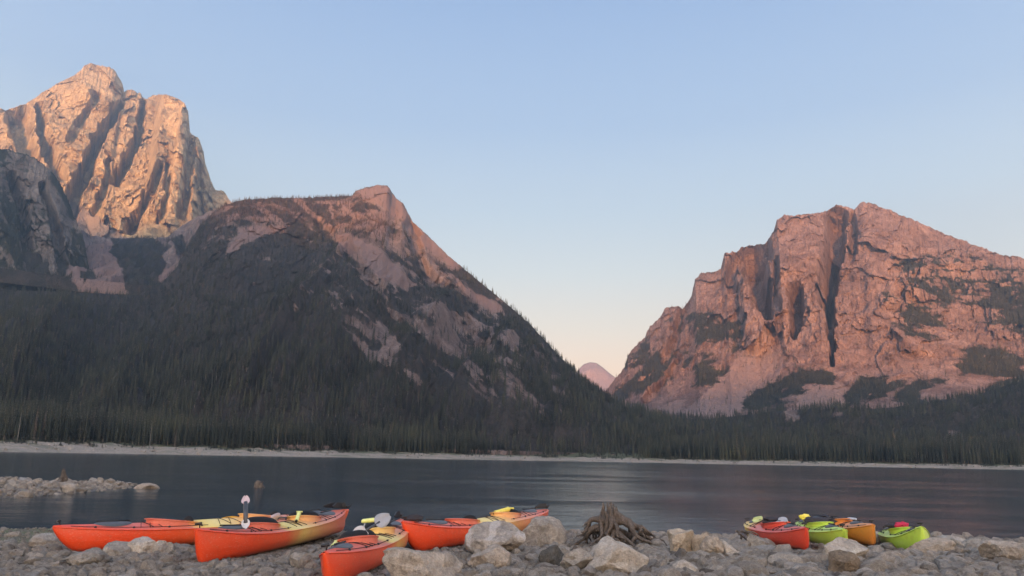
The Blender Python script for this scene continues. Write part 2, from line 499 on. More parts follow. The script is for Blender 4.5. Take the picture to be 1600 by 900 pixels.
# --- C: the forested hill in the middle
silC = [(-420, 430), (-100, 452), (0, 453), (100, 456), (215, 461), (250, 445), (278, 415), (295, 380), (312, 352), (335, 330), (352, 320), (364, 316), (380, 312), (430, 309), (480, 309),
        (520, 307), (550, 306), (556, 298), (575, 292), (590, 289), (605, 290), (610, 296), (618, 309), (630, 317), (636, 330), (645, 346), (665, 365), (685, 384), (700, 399), (720, 415),
        (750, 441), (775, 461), (800, 482), (825, 503), (850, 530), (870, 552), (890, 573), (905, 590), (925, 606), (945, 619), (965, 630), (990, 640), (1015, 650), (1060, 668), (1120, 700), (1160, 722)]
def reliefC(X, Y, Z, AZ, T):
    u = AZ * 1500
    g = ridged((u - 0.55 * Z) / 150, Z / 700, 0.2, 4)
    cr = crags(u, Z, (120, 55, 26, 12), (0.16, 0.30, 0.34, 0.34), 33, 0.7, -0.5)
    k = 0.35 + 0.65 * sstep(-0.2, 0.3, fbm(X / 160, Y / 160, 0.7, 3) + 0.35 * sstep(0.3, 0.8, T))
    return -34 * (1 - g) + 18 * fbm(X / 260, Y / 260, 0, 3) + 0.35 * cr * k, cr * k
rockC = [(1, 3, [(372, 358), (400, 352), (455, 352), (450, 360), (425, 364), (405, 374), (385, 378), (362, 395), (350, 408), (356, 385)]),
         (1, 3, [(516, 364), (552, 368), (582, 386), (612, 412), (655, 446), (640, 456), (598, 440), (562, 408), (538, 390)]),
         (1, 2, [(705, 428), (740, 455), (770, 473), (790, 489), (765, 491), (735, 470)]),
         (1, 4, [(552, 306), (560, 293), (590, 287), (612, 292), (642, 343), (672, 368), (722, 415), (705, 418), (660, 385), (622, 345), (592, 318)]),
         (0.62, 9, [(600, 330), (640, 350), (690, 400), (680, 440), (640, 420), (600, 370), (560, 350), (545, 335)]),
         (0.60, 9, [(545, 505), (600, 515), (625, 560), (640, 590), (600, 590), (560, 545)]),
         (0.66, 9, [(640, 450), (690, 470), (745, 500), (765, 545), (740, 560), (700, 560), (655, 530), (640, 500)]),
         (0.62, 8, [(770, 570), (800, 580), (830, 612), (865, 640), (835, 645), (800, 625), (780, 600)]),
         (0.60, 8, [(800, 520), (850, 545), (890, 590), (870, 590), (815, 560)]),
         (0.55, 9, [(250, 448), (300, 375), (350, 325), (372, 322), (378, 345), (345, 368), (330, 400), (290, 428)]),
         (0.62, 5, [(870, 642), (905, 640), (965, 665), (930, 660), (890, 655)])]
def crag(wx, wy, X, Y, Z, T):
    return masks(*rockC)(wx, wy)
BRUSH = [(600, 560), (640, 540), (740, 580), (830, 640), (900, 660), (1000, 700), (960, 712), (760, 700), (690, 650)]
def vegC(wx, wy, X, Y, Z, T):
    n = fbm(X / 70, Y / 70, Z / 70, 4)
    full = masks(*[(w, 7, p) for w, so, p in rockC[:4]])(wx, wy)
    part = masks(*[(w, 18, p) for w, so, p in rockC[4:]])(wx, wy)
    band = poly_mask(wx, wy, [(520, 330), (640, 340), (720, 420), (830, 520), (900, 600), (880, 650), (780, 640), (700, 600), (620, 580), (540, 500), (500, 400)], 45)
    top = poly_mask(wx, wy, [(340, 300), (560, 300), (620, 330), (600, 380), (520, 370), (470, 350), (370, 350), (330, 370)], 22)
    slab = fbm((wx * 0.62 - wy * 0.78) / 15, (wx * 0.78 + wy * 0.62) / 75, 2.2, 4, 0.6)
    wide = poly_mask(wx, wy, [(380, 320), (640, 330), (720, 420), (830, 520), (900, 600), (880, 650), (780, 640), (640, 610), (540, 560), (460, 470), (400, 400)], 50)
    v = 0.93 - 0.52 * wide * sstep(0.12, 0.40, slab) - 0.9 * full - 0.55 * part - 0.27 * band - 0.34 * top + 0.40 * n
    return np.clip(v, 0, 1)
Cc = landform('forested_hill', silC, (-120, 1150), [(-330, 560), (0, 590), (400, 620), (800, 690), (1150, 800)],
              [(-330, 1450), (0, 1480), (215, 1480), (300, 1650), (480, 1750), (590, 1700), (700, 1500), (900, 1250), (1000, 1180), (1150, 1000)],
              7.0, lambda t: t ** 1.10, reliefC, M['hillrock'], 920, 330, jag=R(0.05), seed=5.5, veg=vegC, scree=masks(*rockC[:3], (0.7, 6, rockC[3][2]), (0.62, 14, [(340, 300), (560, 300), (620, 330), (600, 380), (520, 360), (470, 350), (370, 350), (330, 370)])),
              carve=[([(640, 350), (660, 410), (720, 480), (760, 540)], (10, 22), 30), ([(500, 330), (560, 420), (640, 520)], (10, 20), 22)], wob=60, amp_edge=0.35, flatveg=(0.7, 2.2, 0.0))

# --- G: low wooded foothill at the right
silG = [(820, 700), (880, 672), (940, 652), (985, 645), (1050, 652), (1100, 655), (1150, 650), (1200, 644), (1250, 640), (1300, 634), (1350, 640), (1400, 636), (1450, 628), (1500, 622), (1550, 610), (1600, 592), (1700, 570), (1950, 540)]
G = landform('wooded_foothill', silG, (800, 1900), [(800, 700), (1200, 800), (1600, 880), (1900, 900)], [(800, 1150), (1200, 1300), (1900, 1400)], 6.0, lambda t: t ** 1.2,
             lambda X, Y, Z, AZ, T: 16 * fbm(X / 150, Y / 150, 0, 4) - 10 * (1 - ridged(X / 50, Y / 50, Z / 40, 3)), M['hillrock'], 560, 130, seed=9.9, wob=60, amp_edge=0.6,
             veg=lambda wx, wy, X, Y, Z, T: np.clip(0.93 - 0.75 * masks((1, 5, [(1222, 638), (1250, 638), (1252, 656), (1228, 660)]), (1, 4, [(1282, 626), (1300, 626), (1300, 636), (1284, 638)]),
                  (1, 4, [(1325, 624), (1350, 626), (1348, 634), (1328, 636)]), (1, 4, [(1305, 645), (1325, 645), (1322, 653), (1306, 653)]), (1, 4, [(1480, 674), (1508, 674), (1500, 684), (1482, 684)]))(wx, wy), 0, 1))

# --- D: the big cliffed mountain at the right
silD = [(860, 690), (900, 660), (930, 630), (941, 618), (959, 594), (976, 574), (981, 554), (998, 535), (1008, 527), (1015, 510), (1032, 496), (1039, 481), (1050, 478), (1061, 478), (1066, 482),
        (1071, 478), (1081, 461), (1086, 437), (1096, 426), (1115, 425), (1126, 420), (1132, 395), (1152, 392), (1159, 386), (1196, 381), (1201, 373), (1209, 359), (1213, 346), (1225, 335),
        (1237, 337), (1262, 334), (1281, 332), (1300, 326), (1307, 320), (1317, 322), (1334, 327), (1347, 316), (1359, 316), (1371, 322), (1396, 330), (1410, 337), (1435, 346), (1469, 363),
        (1493, 371), (1533, 386), (1564, 398), (1591, 400), (1600, 404), (1700, 440), (1950, 530)]
def reliefD(X, Y, Z, AZ, T):
    u = AZ * 2300
    w = u - 0.18 * Z + 110 * fbm(X / 280, Y / 280, Z / 280, 4)
    rib = ridged(w / 230, Z / 420, 4.3, 4, 0.45)
    low = 0.35 + 0.65 * sstep(0.15, 0.55, T)
    cr = crags(u, Z, (230, 110, 50, 24, 11), (0.30, 0.28, 0.30, 0.38, 0.38), 61, 0.8, -0.35)
    led = fbm(u / 170, 1.1, Z / 26 + 0.002 * u, 5, 0.6)
    return (14 * led + 0.3 * cr) * low, (55 * (1 - rib) + cr + 9 * led) * low
carveD = [([(1180, 392), (1178, 420), (1192, 455), (1202, 492)], (30, 13), 240),
          ([(1150, 400), (1140, 430), (1145, 450)], (12, 10), 80),
          ([(1308, 340), (1304, 390), (1298, 450), (1298, 510), (1300, 565)], (22, 4), 140),
          ([(1165, 452), (1168, 490), (1185, 530)], (9, 24), -45),
          ([(1300, 400), (1288, 430), (1290, 470)], (17, 14), 110),
          ([(1240, 450), (1246, 490), (1244, 520)], (15, 10), 130),
          ([(1210, 400), (1212, 440), (1215, 480)], (5, 8), 60),
          ([(1330, 335), (1336, 360), (1330, 400)], (7, 9), 60),
          ([(1060, 560), (1040, 590), (1010, 625)], (8, 10), 60),
          ([(1068, 480), (1058, 520), (1040, 560)], (9, 12), 80)]
vegD = [(0.95, 5, [(1062, 500), (1090, 496), (1140, 500), (1146, 515), (1135, 530), (1100, 532), (1075, 525)]),
        (0.60, 10, [(990, 560), (1040, 540), (1060, 560), (1040, 600), (1000, 625), (970, 620)]),
        (0.9, 5, [(1180, 640), (1200, 605), (1225, 590), (1260, 585), (1275, 600), (1240, 615), (1215, 640)]),
        (0.68, 14, [(1430, 400), (1500, 410), (1600, 430), (1700, 460), (1700, 560), (1600, 520), (1530, 470), (1450, 480), (1430, 500), (1415, 440)]),
        (0.9, 8, [(1480, 560), (1510, 545), (1570, 550), (1590, 580), (1540, 585), (1490, 580)]),
        (0.72, 8, [(1370, 470), (1450, 480), (1470, 500), (1450, 515), (1400, 500)]),
        (0.85, 7, [(1330, 600), (1420, 600), (1400, 625), (1330, 625)]),
        (0.75, 7, [(1430, 590), (1470, 600), (1460, 630), (1430, 625)]),
        (0.95, 8, [(1580, 590), (1700, 560), (1700, 720), (1400, 680), (1470, 640), (1540, 630)]),
        (0.70, 7, [(1085, 560), (1130, 565), (1120, 590), (1090, 585)])]
screeD = [(1, 6, [(1060, 655), (1100, 612), (1140, 575), (1170, 535), (1190, 515), (1225, 565), (1205, 600), (1165, 638), (1130, 660)]),
          (0.9, 5, [(1240, 615), (1290, 585), (1325, 605), (1310, 640), (1260, 650)]),
          (0.8, 5, [(1020, 640), (1050, 625), (1075, 620), (1060, 650)]),
          (0.9, 5, [(1500, 660), (1520, 640), (1560, 610), (1575, 625), (1530, 665)])]
D = landform('cliff_mountain', silD, (860, 1760), [(850, 1700), (1100, 1500), (1300, 1450), (1900, 1450)],
             [(850, 2600), (1050, 2620), (1090, 2470), (1130, 2420), (1190, 2430), (1222, 2310), (1290, 2330), (1320, 2450), (1900, 2500)],
             80.0, lambda t: 0.30 * t + 0.70 * t ** 1.6, reliefD, M['gneiss'], 800, 540, carveD, jag=R(0.09), seed=2.2,
             veg=lambda wx, wy, X, Y, Z, T: masks(*[(w * 0.85, max(18, so * 2.2), p) for w, so, p in vegD])(wx + 34 * fbm(X / 230, Y / 230, Z / 90, 4), wy + 20 * fbm(X / 200 + 7, Y / 200, Z / 90, 4)), scree=masks(*screeD), amp_edge=0.4, flat=True, flatveg=(0.5, 1.6, 0.22))

# --- E: distant peak in the gap
silE = [(700, 700), (850, 620), (895, 590), (903, 578), (912, 569), (922, 566), (932, 567), (942, 574), (952, 583), (962, 590), (1000, 615), (1100, 680)]
E_ = landform('distant_peak', silE, (820, 1050), [(820, 5200), (1050, 5200)], [(820, 6400), (1050, 6400)], 100.0, lambda t: t ** 1.1,
              lambda X, Y, Z, AZ, T: -60 * (1 - ridged(X / 300, Y / 300, Z / 500, 4)), M['farrock'], 120, 70, seed=4.4)

# --- unseen ridge added behind the viewer to keep sun off the lower slopes
def add_shade_ridge():
    az = np.linspace(R(110), R(265), 240)
    rr = np.linspace(1800, 4400, 60)
    AZ, RRR = np.meshgrid(az, rr, indexing='ij')
    X, Y = RRR * np.sin(AZ), RRR * np.cos(AZ)
    u = X * math.cos(SUN_HEAD) - Y * math.sin(SUN_HEAD) * 1.0
    dx, dy = math.sin(SUN_HEAD), math.cos(SUN_HEAD)
    u = X * dy - Y * dx                       # across the light
    v = X * dx + Y * dy                       # along the light (negative behind the viewer)
    H = np.interp(u, [-4000, -1893, -1500, -1200, -1099, -826, -525, 0, 700, 1500, 4000], [1050, 1050, 1120, 1110, 890, 735, 670, 450, 400, 380, 380])  # crest heights shaped for where its shadow line falls on each mountain
    z = H * np.exp(-((v + 3000) / 650.0) ** 2) + 30 * fbm(X / 300, Y / 300, 0, 4)
    o = np_mesh('unseen_shade_ridge', np.stack([X, Y, z], -1).reshape(-1, 3), grid_faces(*X.shape), M['hillrock'], {'veg': np.ones(X.size), 'scree': np.zeros(X.size)})
    tag(o, kind='structure')
add_shade_ridge()

# ------------------------------------------------------------------ near shore
wl_px = [(-500, 828), (0, 829), (120, 829), (300, 836), (600, 836), (900, 833), (1000, 838), (1100, 842), (1250, 843), (1500, 844), (1600, 850), (2100, 862)]
_w = [on_plane(x, y, 0.0) for x, y in wl_px]
WLX = np.array([-60] + [p.x for p in _w] + [60]); WLY = np.array([_w[0].y] + [p.y for p in _w] + [_w[-1].y])
_s1 = on_plane(-60, 772, 0); _s2 = on_plane(146, 769, 0)
def ground_z(x, y):
    x = np.asarray(x, float); y = np.asarray(y, float)
    wl = np.interp(x, WLX, WLY)
    d = wl - y
    z = np.where(d > 0, 0.028 * d, 0.07 * d)
    z = np.maximum(z, -1.5)
    z = z + 0.035 * fbm(x / 1.7, y / 1.7, 0.5, 4) * np.clip((d + 4) / 6, 0.2, 1)
    # low gravel spit in the shallow water at the left
    cx, cy = 0.5 * (_s1.x + _s2.x), 0.5 * (_s1.y + _s2.y)
    hx = 0.5 * abs(_s2.x - _s1.x) + 0.3
    k = np.clip(1 - ((x - (cx - 3)) / (hx + 3)) ** 2, 0, 1) ** 0.5
    sp = (0.36 * k - 0.10) * np.exp(-((y - cy) / (8.5 * (0.25 + 0.75 * k))) ** 2) * 1.5 + 0.05 * fbm(x / 2.3, y / 2.3, 9.0, 4) - 0.10
    sp = np.where(k > 0, sp, -2)
    sp = sp + np.where(np.abs(y - cy) > 20, -2, 0)
    # muddy green flat just awash at the left
    fx = 1 - sstep(-4.9, -4.1, x * 12.0 / np.maximum(y, 1.0)); fy = sstep(wl - 3.4, wl - 2.6, y) * (1 - sstep(wl + 0.2, wl + 0.8, y))
    z = z * (1 - fx * fy) + fx * fy * (0.006 + 0.010 * fbm(x / 0.8, y / 0.8, 2.0, 3))
    return np.maximum(z, sp)
def algae_at(x, y):
    wl = np.interp(x, WLX, WLY)
    return (1 - sstep(-4.9, -4.1, x * 12.0 / np.maximum(y, 1.0))) * sstep(wl - 3.6, wl - 2.9, y) * (y < wl + 4)
def gz(x, y): return float(ground_z(np.array([x]), np.array([y]))[0])
def on_ground(px, py, lift=0.0):
    d = ray(px, py)
    t = 3.0
    lo = None
    for i in range(2000):
        x, y, z = d[0] * t, d[1] * t, CAMZ + d[2] * t
        if z - lift <= gz(x, y): break
        t += 0.03
    return Vector((x, y, gz(x, y)))

def shore_material():
    m = NT('shore_gravel')
    P = m.geo()
    n1 = m.noise(P, 1.3, 6, 0.6); n2 = m.noise(P, 14, 5, 0.7)
    vor = m.n('ShaderNodeTexVoronoi'); m.l(P, vor.inputs['Vector']); vor.inputs['Scale'].default_value = 28
    c = m.ramp(n2, [(0.3, (0.10, 0.088, 0.075)), (0.5, (0.19, 0.165, 0.14)), (0.7, (0.30, 0.265, 0.23))])
    c = m.mix(0.35, c, vor.outputs['Color'], 'SOFT_LIGHT')
    c = m.mix(m.ramp(n1, [(0.4, (0, 0, 0)), (0.6, (1, 1, 1))]), c, (0.13, 0.11, 0.09))
    c = m.mix(m.math('MULTIPLY', m.attr('algae'), 0.85), c, m.mix(n2, (0.06, 0.075, 0.028), (0.16, 0.18, 0.08)))
    wet = m.attr('wet')
    c = m.mix(wet, c, (0.45, 0.43, 0.40), 'MULTIPLY')
    nb = m.bump(m.math('ADD', n2, m.math('MULTIPLY', vor.outputs['Distance'], 0.6)), 0.8, 0.03)
    m.l(m.math('SUBTRACT', 0.95, m.math('MULTIPLY', wet, 0.5)), m.b.inputs['Roughness'])
    return m.out(c, None, nb)
M['shore'] = shore_material()
def build_ground():
    ys = np.concatenate([np.linspace(-40, 4, 12)[:-1], np.linspace(4, 22, 190), np.linspace(22, 60, 150)[1:], np.geomspace(62, 7400, 24)])
    xs = np.concatenate([-np.geomspace(5000, 31, 16), np.linspace(-30, 30, 420), np.geomspace(31, 5000, 16)])
    X, Y = np.meshgrid(xs, ys, indexing='ij')
    Z = ground_z(X, Y)
    Z = np.where(Y > 60, -1.5, Z)
    Z = np.where((Y < 4), np.maximum(Z, 0.3) + 0.02 * (4 - Y), Z)
    far = np.abs(X) > 31
    Z = np.where(far, np.where(Y > 16, -1.5, 0.5), Z)
    wl = np.interp(X, WLX, WLY)
    px, py = project(X, Y, np.maximum(Z, 0))
    alg = algae_at(X, Y) * (0.8 + 0.5 * fbm(X, Y, 0, 3))
    alg = np.clip(alg, 0, 1)
    wet = (1 - sstep(0.0, 0.06, Z)) * (1 - 0.8 * alg)
    # back to behind the viewer: ground goes on to the added ridge
    o = np_mesh('ground', np.stack([X, Y, Z], -1).reshape(-1, 3), grid_faces(*X.shape), M['shore'], {'algae': alg, 'wet': wet})
    o['kind'] = 'structure'
    ys2 = np.array([-5000, -3000, -1000, -300, -40.0]); X, Y = np.meshgrid(xs, ys2, indexing='ij')
    Zb = np.where(np.abs(X) > 31, 0.5, 0.3 + 0.02 * 44) + 0 * X
    b = np_mesh('meadow', np.stack([X, Y, Zb - 0.0], -1).reshape(-1, 3), grid_faces(*X.shape), M['hillrock'], {'veg': np.ones(X.size), 'scree': np.zeros(X.size)})
    b['kind'] = 'structure'
    return o
ground = build_ground()

# water
def water():
    m = NT('lake_water')
    P = m.geo()
    a = m.noise(m.mapping(P, scale=(0.45, 1.0, 1)), 1.6, 3, 0.55, 0.4)
    b = m.noise(m.mapping(P, scale=(0.5, 1.0, 1)), 7.0, 3, 0.6, 0.2)
    c = m.noise(m.mapping(P, scale=(0.05, 0.12, 1)), 0.6, 3, 0.5)      # calm and ruffled patches
    calm = m.ramp(c, [(0.42, (0.22, 0.22, 0.22)), (0.60, (1, 1, 1))])
    d = m.noise(m.mapping(P, scale=(0.55, 1.0, 1)), 0.45, 3, 0.6, 0.3)
    e = m.noise(m.mapping(P, scale=(0.5, 1.0, 1)), 0.12, 3, 0.6, 0.3)
    h = m.math('ADD', m.math('MULTIPLY', a, 0.60), m.math('ADD', m.math('MULTIPLY', b, 0.20), m.math('ADD', m.math('MULTIPLY', d, 0.45), m.math('MULTIPLY', e, 0.35))))
    h = m.math('MULTIPLY', h, calm)
    nb = m.bump(h, 0.8, 0.13)
    m.b.inputs['IOR'].default_value = 1.33
    m.b.inputs['Specular IOR Level'].default_value = 0.5
    return m.out((0.022, 0.042, 0.058), 0.10, nb)
M['water'] = water()
xs = np.concatenate([-np.geomspace(4900, 60, 12), np.linspace(-55, 55, 12), np.geomspace(60, 4900, 12)])
ys = np.concatenate([np.linspace(8, 60, 12), np.geomspace(65, 4000, 20)])
X, Y = np.meshgrid(xs, ys, indexing='ij')
wat = np_mesh('lake_water', np.stack([X, Y, 0 * X], -1).reshape(-1, 3), grid_faces(*X.shape), M['water'])
wat['kind'] = 'structure'

# far shore: pale beach rising from the water to the forest edge, and the ground under the trees
RW = lin([(-500, 470), (0, 500), (400, 540), (800, 620), (1200, 700), (1600, 760), (2100, 800)])
def far_material():
    m = NT('far_beach')
    P = m.geo()
    n = m.noise(m.mapping(P, scale=(0.25, 1, 1)), 0.12, 6, 0.65); n2 = m.noise(P, 1.2, 4, 0.7)
    c = m.ramp(n2, [(0.3, (0.12, 0.102, 0.085)), (0.5, (0.24, 0.205, 0.17)), (0.7, (0.36, 0.315, 0.265))])
    c = m.mix(m.ramp(n, [(0.50, (0, 0, 0)), (0.62, (1, 1, 1))]), c, (0.13, 0.125, 0.09))
    c = m.mix(m.ramp(m.math('ADD', m.attr('edge'), m.math('MULTIPLY', m.math('SUBTRACT', n, 0.5), 1.1)), [(0.45, (0, 0, 0)), (0.55, (1, 1, 1))]), c, m.mix(n2, (0.045, 0.050, 0.026), (0.09, 0.10, 0.05)))
    return m.out(c, 0.95, m.bump(n2, 0.6, 0.4))
M['far'] = far_material()
def far_shore():
    px = np.linspace(-420, 2050, 700)
    az, _ = azel(px, np.full_like(px, 700.0))
    rw = RW(px) + 9 * fbm(px / 90.0, 1.0, 2.0, 4)
    hb = np.interp(px, [-420, 0, 400, 700, 1000, 2000], [6.8, 6.8, 5.0, 4.2, 3.4, 3.4])
    t = np.concatenate([np.linspace(-0.15, 1, 40), np.linspace(1, 4.5, 14)[1:]])
    T, AZ = np.meshgrid(t, az)
    r = rw[:, None] + 55 * T
    X, Y = r * np.sin(AZ), r * np.cos(AZ)
    Z = hb[:, None] * np.clip(T, -1, 1) + np.clip(T - 1, 0, 9) * 6.0 + 1.1 * fbm(X / 16, Y / 16, 0, 6, 0.6) * sstep(-0.05, 0.15, T)
    o = np_mesh('far_shore', np.stack([X, Y, Z], -1).reshape(-1, 3), grid_faces(*X.shape), M['far'], {'edge': np.clip(T * 0.55, 0, 1)})
    o['kind'] = 'structure'
    return px, az, rw, hb
FS = far_shore()

# ------------------------------------------------------------------ conifers
def needles_material():
    m = NT('needles')
    r = m.rand()
    c = m.ramp(r, [(0.0, (0.024, 0.029, 0.028)), (0.35, (0.037, 0.043, 0.036)), (0.62, (0.052, 0.057, 0.044)), (0.90, (0.056, 0.060, 0.048)), (0.98, (0.068, 0.060, 0.050)), (1.0, (0.11, 0.09, 0.08))])
    n = m.noise(m.obj(), 9.0, 3, 0.7)
    c = m.mix(m.ramp(n, [(0.35, (0, 0, 0)), (0.65, (1, 1, 1))]), m.mix(0.5, c, (0.02, 0.025, 0.015)), c)
    # stands of different age and kind
    g = m.noise(m.geo(), 0.026, 5, 0.65)
    c = m.mix(m.ramp(g, [(0.38, (1, 1, 1)), (0.50, (0, 0, 0))]), c, m.mix(1.0, c, (0.55, 0.58, 0.66), 'MULTIPLY'))
    c = m.mix(m.ramp(g, [(0.54, (0, 0, 0)), (0.66, (1, 1, 1))]), c, m.mix(1.0, c, (1.5, 1.42, 1.15), 'MULTIPLY'))
    return m.out(c, 0.9, None, 0.15)
def bark_material():
    m = NT('bark')
    n = m.noise(m.mapping(m.obj(), scale=(8, 8, 2)), 6, 4, 0.6)
    return m.out(m.ramp(n, [(0.3, (0.10, 0.085, 0.07)), (0.7, (0.24, 0.215, 0.19))]), 0.9, m.bump(n, 0.5, 0.02))
def grey_bark_material():
    m = NT('grey_bark')
    n = m.noise(m.mapping(m.obj(), scale=(8, 8, 2)), 6, 4, 0.6)
    return m.out(m.ramp(n, [(0.3, (0.14, 0.13, 0.12)), (0.7, (0.27, 0.25, 0.235))]), 0.9)
M['needles'], M['bark'], M['greybark'] = needles_material(), bark_material(), grey_bark_material()

def crown_geo(seed, tiers=11, spikes=9, rad=0.15, low=0.10, ragged=0.35):
    """a spruce of height 1: whorls of drooping boughs, uneven in length, with gaps between"""
    q = random.Random(seed)
    V, Fc = [], []
    lean = q.uniform(-0.02, 0.02)
    for k in range(tiers):
        f = k / (tiers - 1)
        z = low + (0.97 - low) * f ** 0.92
        r = rad * (1 - f) ** 0.85 * q.uniform(0.78, 1.15) + 0.012
        if f < 0.12: r *= 0.75
        c = len(V)
        V.append((lean * z, 0, z + 0.085 * (1 - 0.4 * f)))
        off = q.uniform(0, 6.28)
        for s in range(spikes * 2):
            a = off + math.pi * s / spikes
            tip = s % 2 == 0
            rr = r * (q.uniform(1 - ragged, 1.15) if tip else q.uniform(0.35, 0.55))
            V.append((rr * math.cos(a) + lean * z, rr * math.sin(a), z - (0.030 + 0.25 * rr * q.uniform(0.6, 1.3) if tip else -0.012)))
        for s in range(spikes * 2):
            Fc.append((c, c + 1 + s, c + 1 + (s + 1) % (spikes * 2)))
    V += [(lean - 0.006, 0, 0.93), (lean + 0.006, 0, 0.93), (lean, 0, 1.0), (lean, 0.006, 0.93)]
    n = len(V)
    Fc += [(n - 4, n - 3, n - 2), (n - 3, n - 1, n - 2)]
    return V, Fc
def trunk_geo(r0=0.011, top=0.9, sides=6, stubs=0, seed=0):
    q = random.Random(seed); V, Fc = [], []
    for j, (z, r) in enumerate([(-0.03, r0 * 1.5), (0.03, r0), (top * 0.5, r0 * 0.7), (top, r0 * 0.15)]):
        for s in range(sides):
            V.append((r * math.cos(6.2832 * s / sides), r * math.sin(6.2832 * s / sides), z))
    for j in range(3):
        for s in range(sides):
            Fc.append((j * sides + s, j * sides + (s + 1) % sides, (j + 1) * sides + (s + 1) % sides, (j + 1) * sides + s))
    for k in range(stubs):
        z = q.uniform(0.25, 0.85); a = q.uniform(0, 6.28); L = q.uniform(0.03, 0.08) * (1.1 - z)
        b = len(V); w = 0.003
        ca, sa = math.cos(a), math.sin(a)
        V += [(0, 0, z - w), (0, 0, z + w), (L * ca, L * sa, z + 0.01), (-sa * w, ca * w, z)]
        Fc += [(b, b + 1, b + 2), (b + 1, b + 3, b + 2), (b + 3, b, b + 2)]
    return V, Fc
# prototypes for the mass of the forest (crown and trunk in one mesh)
proto_col = bpy.data.collections.new('conifer_prototypes')
for i in range(6):
    v1, f1 = crown_geo(100 + i, tiers=[10, 9, 11, 8, 10, 7][i], spikes=[8, 7, 9, 8, 7, 7][i], rad=[0.15, 0.12, 0.135, 0.18, 0.11, 0.16][i], low=[0.10, 0.16, 0.08, 0.12, 0.2, 0.3][i])
    v2, f2 = trunk_geo(seed=i, sides=5)
    n = len(v1)
    me = bpy.data.meshes.new('conifer'); me.from_pydata(v1 + v2, [], f1 + [tuple(a + n for a in f) for f in f2])
    me.materials.append(M['needles']); me.materials.append(M['bark'])
    me.polygons.foreach_set('material_index', [0] * len(f1) + [1] * len(f2))
    ob = bpy.data.objects.new('conifer', me); proto_col.objects.link(ob)

burnt_col = bpy.data.collections.new('dead_conifer_prototypes')
_m = NT('dead_needles')
M['deadneedles'] = _m.out(_m.ramp(_m.rand(), [(0, (0.045, 0.034, 0.033)), (0.6, (0.085, 0.062, 0.058)), (1, (0.15, 0.115, 0.105))]), 0.95, None, 0.1)
for i in range(4):
    v1, f1 = crown_geo(300 + i, tiers=8, spikes=6, rad=0.10, low=0.2, ragged=0.6)
    me = bpy.data.meshes.new('dead_conifer'); me.from_pydata(v1, [], f1); me.materials.append(M['deadneedles'])
    burnt_col.objects.link(bpy.data.objects.new('dead_conifer', me))

def scatter_points(L, dens, hmin, hmax, tmax=1.02, ymin=None):
    """random tree positions on a landform; dens = trees per square metre of ground (array of cell values)"""
    X, Y, Z = L['X'], L['Y'], L['Z']
    ax, ay, az_ = X[1:, :-1] - X[:-1, :-1], Y[1:, :-1] - Y[:-1, :-1], 0
    bx, by = X[:-1, 1:] - X[:-1, :-1], Y[:-1, 1:] - Y[:-1, :-1]
    area = np.abs(ax * by - ay * bx)
    d = 0.25 * (dens[1:, 1:] + dens[:-1, :-1] + dens[1:, :-1] + dens[:-1, 1:])
    vis = (L['T'][:-1, 1:] <= tmax) & (L['px'][:-1, :-1] > -60) & (L['px'][:-1, :-1] < 1660)
    n = rng.poisson(area * d * vis)
    idx = np.repeat(np.arange(n.size), n.ravel())
    i, j = np.unravel_index(idx, n.shape)
    a, b = rng.random(len(i)), rng.random(len(i))
    def bl(Q): return (Q[i, j] * (1 - a) * (1 - b) + Q[i + 1, j] * a * (1 - b) + Q[i, j + 1] * (1 - a) * b + Q[i + 1, j + 1] * a * b)
    P = np.stack([bl(X), bl(Y), bl(Z)], -1)
    h = hmin + (hmax - hmin) * rng.random(len(P)) ** 1.2
    return P, h, bl(L['px']), bl(L['py'])

def gn_scatter(name, P, scl3, rotz, collection, mat_kind='stuff', tilt=None):
    me = bpy.data.meshes.new(name)
    me.vertices.add(len(P)); me.vertices.foreach_set('co', np.ascontiguousarray(P, np.float32).ravel())
    a = me.attributes.new('size', 'FLOAT_VECTOR', 'POINT'); a.data.foreach_set('vector', np.ascontiguousarray(scl3, np.float32).ravel())
    rot = np.zeros((len(P), 3), np.float32); rot[:, 2] = rotz
    if tilt is not None: rot[:, :2] = tilt
    a = me.attributes.new('turn', 'FLOAT_VECTOR', 'POINT'); a.data.foreach_set('vector', rot.ravel())
    o = bpy.data.objects.new(name, me); COL.objects.link(o)
    g = bpy.data.node_groups.new(name + '_scatter', 'GeometryNodeTree')
    g.interface.new_socket('Geometry', in_out='INPUT', socket_type='NodeSocketGeometry')
    g.interface.new_socket('Geometry', in_out='OUTPUT', socket_type='NodeSocketGeometry')
    gi, go = g.nodes.new('NodeGroupInput'), g.nodes.new('NodeGroupOutput')
    iop = g.nodes.new('GeometryNodeInstanceOnPoints'); ci = g.nodes.new('GeometryNodeCollectionInfo')
    ci.inputs['Collection'].default_value = collection
    ci.inputs['Separate Children'].default_value = True; ci.inputs['Reset Children'].default_value = True
    iop.inputs['Pick Instance'].default_value = True
    def na(nm):
        x = g.nodes.new('GeometryNodeInputNamedAttribute'); x.data_type = 'FLOAT_VECTOR'; x.inputs['Name'].default_value = nm
        return x.outputs['Attribute']
    rv = g.nodes.new('FunctionNodeRandomValue'); rv.data_type = 'INT'
    rv.inputs[4].default_value = 0; rv.inputs[5].default_value = 99
    e2r = g.nodes.new('FunctionNodeEulerToRotation')
    L = g.links.new
    L(gi.outputs[0], iop.inputs['Points']); L(ci.outputs[0], iop.inputs['Instance'])
    L(rv.outputs[2], iop.inputs['Instance Index']); L(na('size'), iop.inputs['Scale'])
    L(na('turn'), e2r.inputs[0]); L(e2r.outputs[0], iop.inputs['Rotation']); L(iop.outputs[0], go.inputs[0])
    md = o.modifiers.new('scatter', 'NODES'); md.node_group = g
    tag(o, kind=mat_kind)
    return o

